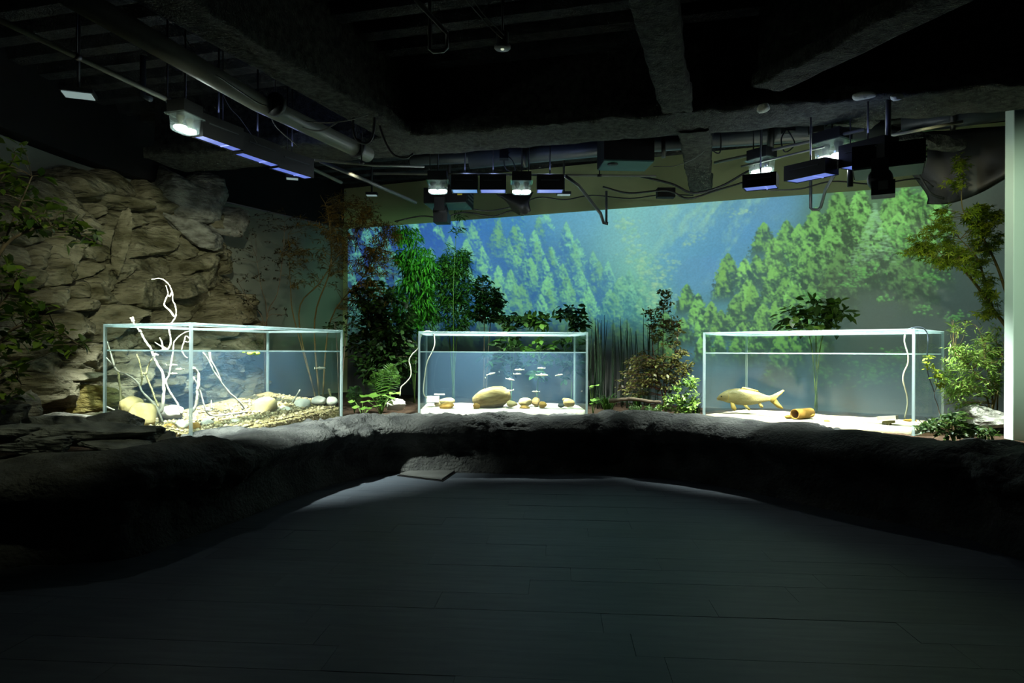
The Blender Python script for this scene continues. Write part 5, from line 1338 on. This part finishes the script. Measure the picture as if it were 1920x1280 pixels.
def pipe(pts, label, r, mat, name='pipe', clamps=(), smooth=False, n=14):
    pts = [Vector(p) for p in pts]
    t = thing(name, label, 'pipe', pts[0])
    MB().tube(smoothpath(pts, 4) if smooth else pts, r, n).build('tube', mat, t)
    for k in clamps:
        c = pts[0].lerp(pts[-1], k); d = (pts[-1] - pts[0]).normalized()
        MB().tube([c - d * 0.02, c + d * 0.02], r * 1.25, n).build('clamp', m_black, t)
        MB().tube([c + Vector((0, 0, r)), Vector((c.x, c.y, 3.58))], 0.006, 6).build('hanger_rod', m_black, t)
    return t


def gear():
    # --- track over the branch tank
    A, B = P(0, 38, 3.62), P(640, 342, 7.03)
    d0 = (B - A).normalized()
    pipe([A - d0 * 1.2, B], 'long thin lighting rail running over the branch tank', 0.016, m_pipe, 'lighting_rail', (0.35, 0.5, 0.62, 0.8))
    lamp(P(347, 234, 4.70), d0 * Vector((1, 1, 0)), 'bare glaring flood lamp at the near end of the box lamps', 0.95, power=POW_L, target=TARGET_L, size=78)
    for (a, b, c, d, ya, yb, lab) in ((370, 256, 447, 283, 4.84, 5.20, 'box lamp nearest the bare lamp on the thin rail'), (446, 288, 517, 312, 5.22, 5.58, 'middle box lamp on the thin rail'), (513, 315, 580, 335, 5.62, 6.0, 'box lamp farthest along the thin rail')):
        p0, p1 = P(a, b, ya), P(c, d, yb); ledbox(p0, p1, (p0.z + p1.z) / 2, 0.165, 0.105, lab, m_blue)
    # thick pale pipe
    pipe([P(130, -12, 3.36), P(480, 190, 4.79), P(690, 290, 6.1)], 'thick pale pipe slung along the cross beam', 0.066, m_pipe, 'sprinkler_pipe', (0.55, 0.93))
    pipe([P(268, 105, 5.3), P(268, 180, 5.3), P(282, 186, 5.25)], 'short capped drop pipe by the thin rail', 0.022, m_bpipe, 'drop_pipe')
    def flat(c, w_, d_, yaw, label, name='panel_light'):
        c = Vector(c); R = Matrix.Rotation(yaw, 3, 'Z'); t = thing(name, label, 'lamp', c)
        MB().box(c + Vector((0, 0, 0.022)), (w_, d_, 0.03), R).build('housing', m_black, t, smooth=False)
        MB().box(c + Vector((0, 0, 0.003)), (w_ * 0.88, d_ * 0.8, 0.006), R).build('diffuser', m_panel, t, smooth=False)
        MB().tube([c + Vector((0, 0, 0.035)), Vector((c.x, c.y, 3.58))], 0.012, 6).build('rod', m_black, t)
    flat(P(147, 180, 4.9), 0.21, 0.16, 0.35, 'flat square panel lamp hanging alone over the cliff')
    flat(P(1057, 366, 7.6), 0.16, 0.08, 0.0, 'small oblong panel lamp beside the slanting black pipe')
    flat(P(697, 367, 7.9), 0.13, 0.08, 0.0, 'small dim panel lamp above the brownish shrub')
    flat(P(548, 336, 6.6), 0.12, 0.08, 0.3, 'tiny panel lamp under the farthest box lamp')
    # --- rail and lamps over the middle tank
    Ym = 6.75
    pipe([P(700, 325, Ym), P(1230, 330, Ym)], 'thin rail carrying the lamps over the middle tank', 0.012, m_pipe, 'lighting_rail', (0.2, 0.55, 0.8))
    lamp(P(821, 352, Ym), (1, 0, 0), 'bare flood lamp above the middle tank, next to the cyan box lamp', 1.0, power=POW_M, target=TARGET_M1, size=76)
    lamp(P(978, 353, Ym), (1, 0, 0), 'bare flood lamp above the middle tank, between two violet box lamps', 1.0, power=POW_M, target=TARGET_M2, size=76)
    for a, b, mt, lab in ((847, 896, m_cyan, 'cyan glowing box lamp over the middle tank'), (900, 949, m_blue, 'violet glowing box lamp in the middle of the row'), (1006, 1056, m_blue, 'violet glowing box lamp at the end of the row')):
        p0, p1 = P(a, 359, Ym), P(b, 359, Ym); ledbox(p0, p1, p0.z - 0.0, 0.15, 0.17, lab, mt, False)
    # --- rail and lamps over the carp tank
    A, B = P(1340, 305, 6.5), P(1620, 243, 5.3); d2 = (B - A); d2.z = 0; d2.normalize()
    pipe([A, B], 'thin rail carrying the lamps over the carp tank', 0.014, m_pipe, 'lighting_rail', (0.3, 0.7))
    pipe([P(1390, 312, 6.1), P(1545, 275, 5.5)], 'second thin rail just below the first over the carp tank', 0.009, m_pipe, 'lighting_rail')
    lamp(P(1428, 313, 6.05), d2, 'half hidden flood lamp behind the small black box', 1.05, power=POW_R, target=TARGET_R1, size=76)
    lamp(P(1560, 285, 5.55), d2, 'bright flood lamp beside the big projector', 1.25, power=POW_R, target=TARGET_R2, size=76)
    for (a, b, c, d, ya, yb, h, lab) in ((1395, 356, 1458, 350, 5.75, 5.62, 0.11, 'black box lamp seen side on below the half hidden lamp'), (1482, 342, 1560, 326, 5.5, 5.15, 0.12, 'black box lamp seen side on between two flood lamps'), (1585, 318, 1672, 300, 5.2, 4.85, 0.17, 'black box lamp with a blue lower edge before the big projector')):
        p0, p1 = P(a, b, ya), P(c, d, yb); ledbox(p0, p1, (p0.z + p1.z) / 2, h, 0.15, lab, m_blue)
    # --- projectors
    def projector(c, sc, yaw, label, lensdrop=0.2, sticker=False):
        c = Vector(c); R = Matrix.Rotation(yaw, 3, 'Z'); t = thing('projector', label, 'projector', c)
        W = lambda x, y, z: c + R @ Vector((x, y, z)) * sc
        bx = lambda nm, x, y, z, a, b, d, mt, pa=None: MB().box(W(x, y, z), (a * sc, b * sc, d * sc), R).build(nm, mt, pa or t, smooth=False)
        body = bx('body', 0, 0, 0, 0.46, 0.36, 0.16, m_dark); bx('underside', 0, 0, -0.085, 0.44, 0.34, 0.012, M('teal_lit_underside', (46, 74, 70), (52, 82, 76), rough=0.5))  # teal light from below is put into the underside's colour
        for k in range(3): bx('vent_slat', 0.235, 0, -0.04 + 0.04 * k, 0.012, 0.26, 0.012, m_bpipe, body)
        bx('lens_neck', -0.05, -0.16, -0.10, 0.11, 0.12, 0.14, m_black)
        mb = MB(); mb.lathe((0, 0, 0), [(0.075 * sc, -0.05 * sc), (0.085 * sc, 0.0), (0.07 * sc, 0.05 * sc)], 18); RR = R @ Matrix.Rotation(math.pi / 2, 3, 'X')
        mb.v = [tuple(W(-0.05, -0.16, -0.17) + RR @ Vector(v)) for v in mb.v]; mb.build('lens_barrel', m_black, t)
        head = bx('mirror_head', -0.03, -0.18, -0.25, 0.15, 0.15, 0.10, m_black)
        bx('mirror', -0.03, -0.258, -0.235, 0.06, 0.006, 0.06, m_gcable if sticker is False else m_black, head)
        MB().tube([W(0, 0, 0.08), Vector((W(0, 0, 0).x, W(0, 0, 0).y, 3.58))], 0.02 * sc, 8).build('mount_pole', m_black, t)
        if sticker: bx('sticker', 0.16, -0.185, 0.01, 0.05, 0.004, 0.04, m_yel, body)
        return t
    projector(P(842, 372, 7.75), 1.06, -0.15, 'black projector drooping below the lamps of the middle tank', sticker=True)
    projector(P(1665, 300, 5.0), 1.0, -0.5, 'big black projector with a square pale mirror near the black sheeting')
    pb = thing('equipment_box', 'plain black equipment box hung under the long beam', 'box', P(1172, 305, 6.6))
    c = P(1172, 277, 6.6); MB().box(c, (0.48, 0.36, 0.33), Matrix.Rotation(0.06, 3, 'Z')).build('body', m_dark, pb, smooth=False)
    MB().box(c + Vector((0, 0, -0.172)), (0.47, 0.35, 0.012), Matrix.Rotation(0.06, 3, 'Z')).build('underside', MATS['teal_lit_underside'], pb, smooth=False)  # box bottom coloured as if lit teal
    mb = MB(); mb.lathe(c + Vector((-0.13, -0.08, -0.182)), [(0.04, -0.012), (0.05, -0.006), (0.05, 0.006)], 14); mb.build('lens', m_black, pb)
    MB().tube([c + Vector((0, 0, 0.16)), Vector((c.x, c.y, 3.55))], 0.02, 8).build('mount_pole', m_black, pb)
    jb = P(1248, 362, 7.4); MB().box(jb, (0.19, 0.1, 0.10)).build('junction_box', m_dark, None, smooth=False, label='small dark junction box among the hanging cables', cat='box')
    # big ducts beyond the long beam
    pipe([P(880, 300, 7.2), P(1220, 268, 7.0), P(1480, 250, 6.6), P(1660, 245, 6.3)], 'fat blue-grey duct behind the long beam', 0.09, m_bpipe, 'duct', (0.15, 0.5, 0.75), n=18)
    pipe([P(770, 300, 7.4), P(1010, 290, 7.3)], 'short blue-grey duct above the cyan box lamp', 0.06, m_bpipe, 'duct', (0.5,), n=16)
    pipe([P(1690, 235, 6.0), P(1890, 205, 5.6)], 'blue-grey duct running to the pale wall end', 0.085, m_bpipe, 'duct', (0.5,), n=18)
    pipe([P(1660, 256, 5.3), P(1806, 228, 5.0)], 'thin pale conduit below the blue-grey duct', 0.012, m_pipe, 'conduit')
    pipe([P(590, 300, 5.5), P(700, 310, 5.9), P(795, 312, 6.2)], 'slim pale conduit crossing to the middle rail', 0.010, m_pipe, 'conduit', (0.4,))
    pipe([P(600, 302, 6.2), P(690, 340, 6.6), P(780, 380, 7.1)], 'dark slanting tube above the brownish shrub', 0.018, m_bpipe, 'conduit')
    # pipe hooks
    pipe([P(1060, 330, 6.4), P(1085, 348, 6.5), P(1126, 400, 6.8), P(1132, 418, 6.85), P(1140, 419, 6.85)], 'black pipe slanting down to an open hook', 0.016, m_bpipe, 'hook_pipe')
    pipe([P(1137, 358, 6.85), P(1137, 420, 6.85)], 'black upright bar closing the open hook', 0.012, m_bpipe, 'hook_bar')
    pipe([P(1520, 335, 6.4), P(1520, 390, 6.4), P(1524, 393, 6.4), P(1534, 393, 6.4), P(1539, 388, 6.35), P(1548, 355, 6.1), P(1582, 297, 5.6)], 'black pipe bent into a narrow loop over the picture', 0.014, m_bpipe, 'hook_pipe')
    pipe([P(1594, 300, 5.4), P(1594, 350, 5.4)], 'stubby black drop pipe beside the narrow loop', 0.022, m_black, 'drop_pipe', (0.02,))
    pipe([P(806, -5, 4.0), P(806, 92, 4.0), P(812, 97, 4.0), P(832, 95, 4.0), P(838, 90, 4.0), P(838, 62, 4.0), P(780, 0, 3.5)], 'U-shaped conduit hanging near the round downlight', 0.012, m_pipe, 'conduit')
    # downlight
    c = P(942, 92, 4.3); t = thing('downlight', 'round downlight with a tiny lit centre', 'lamp', c)
    mb = MB(); mb.lathe(c, [(0.046, 0.0), (0.052, 0.006), (0.052, 0.02), (0.04, 0.03), (0.04, 0.10)], 20); mb.build('can', M('downlight_can', (60, 64, 64), (66, 70, 70), rough=0.5), t)
    mb = MB(); mb.lathe(c + Vector((0, 0, -0.003)), [(0.010, -0.002), (0.012, 0.004)], 10); mb.build('led_lens', emitmat('tiny_led', (210, 220, 190), 0.8), t)
    MB().tube([c + Vector((0, 0, 0.1)), Vector((c.x, c.y, 3.58))], 0.008, 6).build('rod', m_black, t)
    # black sheeting and drapes
    def sheet(name, ctrl, label):
        "ctrl: grid rows of points (photo x, y, depth)"
        rows = [smoothpath([P(*q) for q in r], 6) for r in ctrl]
        cols = [smoothpath([r[i] for r in rows], 6) for i in range(len(rows[0]))]
        V = np.array([[tuple(p) for p in c] for c in cols])
        V += (0.03 * fbm(V * np.array([9, 9, 3]), 3, 9))[..., None] * np.array([0.3, 1, 0.2])
        me = gridmesh(name, V, M('black_sheeting', (20, 21, 19), (30, 31, 28), rough=0.4, scale=5, spec=0.4))
        o = link(name, me, None, (0, 0, 0)); sm = o.modifiers.new('thickness', 'SOLIDIFY'); sm.thickness = 0.006
        tag(o, label, 'sheeting')
    sheet('black_sheeting', [[(1640, 230, 6.6), (1740, 245, 6.4), (1830, 240, 6.2), (1900, 235, 6.0)], [(1680, 290, 6.6), (1750, 310, 6.4), (1830, 305, 6.2), (1900, 300, 6.0)], [(1735, 360, 6.5), (1770, 374, 6.4), (1830, 358, 6.2), (1900, 322, 6.0)], [(1738, 383, 6.5), (1780, 381, 6.4), (1835, 362, 6.25), (1900, 326, 6.05)]], 'big sagging black sheet between duct and maple')
    sheet('black_drape', [[(930, 365, 7.6), (985, 362, 7.6), (1000, 360, 7.5)], [(950, 378, 7.6), (975, 385, 7.5), (992, 378, 7.5)], [(962, 396, 7.6), (980, 404, 7.55), (995, 396, 7.5)]], 'small black rag of cloth hanging beneath the violet lamps')
    # cables
    cable([(640, 225), (600, 245), (560, 235), (520, 205), (490, 190)], 5.2, 'pale cable looping from the thick pipe to the beam', 0.006, m_gcable)
    cable([(690, 215), (640, 228), (580, 228), (530, 212)], 5.2, 'second pale cable sagging beside the thick pipe', 0.005, m_gcable)
    cable([(690, 170), (675, 195), (662, 230), (668, 262), (688, 268), (700, 250), (702, 200), (692, 170)], 5.4, 'dark cable coil hanging at the beam crossing', 0.010)
    cable([(700, 190), (710, 230), (722, 265), (738, 290), (760, 296), (775, 288)], 5.6, 'dark cable drooping from the coil to the lamps', 0.009)
    cable([(870, -5), (900, 30), (930, 62), (942, 72)], 4.1, 'thin pale wire running to the downlight', 0.003, m_gcable)
    cable([(885, -5), (905, 25), (925, 45), (945, 66)], 4.15, 'second thin wire beside the downlight wire', 0.003, m_gcable)
    cable([(740, 415), (790, 405), (830, 408), (870, 398), (925, 405), (955, 396), (990, 392)], 7.8, 'black cable sagging in front of the wall under the projector', 0.008)
    cable([(885, 392), (920, 395), (970, 385), (1010, 370), (1060, 374), (1110, 366), (1180, 372), (1240, 365), (1300, 366)], 7.7, 'long black cable strung along the wall above the picture', 0.007)
    cable([(1130, 350), (1180, 362), (1250, 357), (1290, 372), (1340, 358), (1400, 340)], 7.2, 'thick black cable swagged past the junction box', 0.010)
    cable([(1200, 330), (1260, 345), (1300, 362), (1350, 350), (1395, 325), (1440, 300)], 6.9, 'black cable swag under the short cross beam', 0.012)
    cable([(1395, 352), (1440, 356), (1500, 354), (1560, 340), (1640, 345), (1720, 335), (1750, 350)], 6.3, 'black cable hanging between box lamps and projector', 0.007)
    cable([(1225, 312), (1270, 310), (1310, 292), (1330, 270), (1340, 240)], 6.2, 'thin pale wire from the equipment box to the beam', 0.003, m_gcable)
    cable([(1330, 230), (1325, 255), (1335, 280), (1350, 285), (1350, 245), (1335, 228), (1325, 240)], 6.2, 'small black cable loop above the carp tank rail', 0.006)
    cable([(1475, 240), (1465, 262), (1472, 285), (1490, 270), (1478, 245)], 5.9, 'small black cable coil by the carp tank rail', 0.006)
    cable([(940, 285), (960, 300), (965, 320), (950, 318), (945, 300), (955, 285)], 6.9, 'black cable coil above the violet box lamp', 0.006)
    cable([(1700, 290), (1725, 330), (1745, 362), (1770, 372)], 6.1, 'black cable draped along the sheeting edge', 0.010)
    cable([(560, 275), (520, 240), (505, 212)], 5.0, 'pale wire dropping to the farthest box lamp', 0.005, m_gcable)
    cable([(405, 150), (430, 200), (450, 222), (482, 268)], 5.3, 'thin slanting wire to the middle box lamp', 0.003, m_gcable)
    cable([(340, 60), (380, 120), (420, 150), (480, 190), (500, 198)], 4.3, 'pale wire following the thick pipe', 0.004, m_gcable)
    # clamp boxes on rails
    for a, b, Y, sx, lab in ((338, 115, 4.5, 0.09, 'dark clamp box on the thick pale pipe'), (945, 290, 6.85, 0.09, 'dark clamp box above the violet lamps'), (1478, 238, 5.95, 0.09, 'dark clamp box on the fat duct'), (1530, 240, 6.2, 0.10, 'dark hanger block on the fat duct near the crust')):
        MB().box(P(a, b, Y), (sx, sx, sx)).build('clamp_box', m_dark, None, smooth=False, label=lab, cat='clamp')


def hatch():
    t = thing('floor_hatch', 'square metal floor hatch lying slightly open by the ledge', 'hatch', base_pt(803, 892))
    m = M('hatch_metal', (96, 98, 94), (112, 114, 110), rough=0.35, metallic=0.3, scale=4)
    q = [base_pt(748, 892), base_pt(792, 879.5), base_pt(857, 883), base_pt(829, 902)]
    def slab(z, grow, h, mat, nm):
        c = sum(q, Vector()) / 4; mb = MB(); lo = [c + (p - c) * grow + Vector((0, 0, z)) for p in q]; hi = [p + Vector((0, 0, h)) for p in lo]
        mb.add(lo + hi, [(0, 1, 2, 3), (7, 6, 5, 4), (0, 4, 5, 1), (1, 5, 6, 2), (2, 6, 7, 3), (3, 7, 4, 0)]); return mb.build(nm, mat, t, smooth=False)
    slab(0.0, 1.06, 0.006, m_dark, 'frame'); slab(0.012, 0.98, 0.01, m, 'lid')
    MB().lathe(base_pt(815, 884) + Vector((0, 0, 0.0225)), [(0.014, 0), (0.014, 0.002), (0.0, 0.003)], 12).build('finger_ring', m_dark, t)
# ================================================================ lights of the place and added fill
POW_L, POW_M, POW_R = 1900, 1150, 2000
BOWL, LEAK = 0.0035, 1.0
TARGET_L = (-2.33, 6.05, 0.5)
TARGET_M1, TARGET_M2 = (-0.4, 7.4, 0.5), (0.25, 7.4, 0.5)
TARGET_R1, TARGET_R2 = (2.45, 6.6, 0.5), (3.15, 6.0, 0.5)

floor(); ledge(); soil(); walls(); ceiling(); mural(); cliff(); jagged(); tanks(); plants(); gear(); hatch()
# projector light spilling on the thicket, then added fill spots without fixtures
spot('projector_beam', P(830, 428, 7.5), (-1.3, 9.4, 1.4), 75, (0.42, 0.95, 0.60), 100, 0.8, 0.05)
spot('projector_beam', P(1640, 365, 5.3), (3.1, 7.4, 1.35), 22, (0.75, 1.0, 0.55), 60, 0.8, 0.05)
spot('fill_spot', (-1.2, 2.6, 2.6), (-3.45, 6.9, 1.75), 420, (0.93, 1.0, 0.74), 34, 1.0, 0.05)
spot('fill_spot', (-1.3, 2.4, 2.6), (-3.2, 4.2, 1.0), 90, (0.95, 1.0, 0.66), 60, 1.0, 0.05)
spot('fill_spot', (-1.5, 6.4, 2.75), (-2.4, 8.6, 1.5), 30, (1.0, 0.85, 0.5), 80, 0.8, 0.05)
spot('fill_spot', (2.6, 2.2, 2.45), (4.15, 5.3, 1.7), 330, (0.76, 1.0, 0.78), 42, 0.8, 0.05)
spot('fill_spot', (2.9, 4.9, 2.75), (4.3, 6.3, 1.9), 20, (1.0, 0.98, 0.6), 70, 0.8, 0.05)
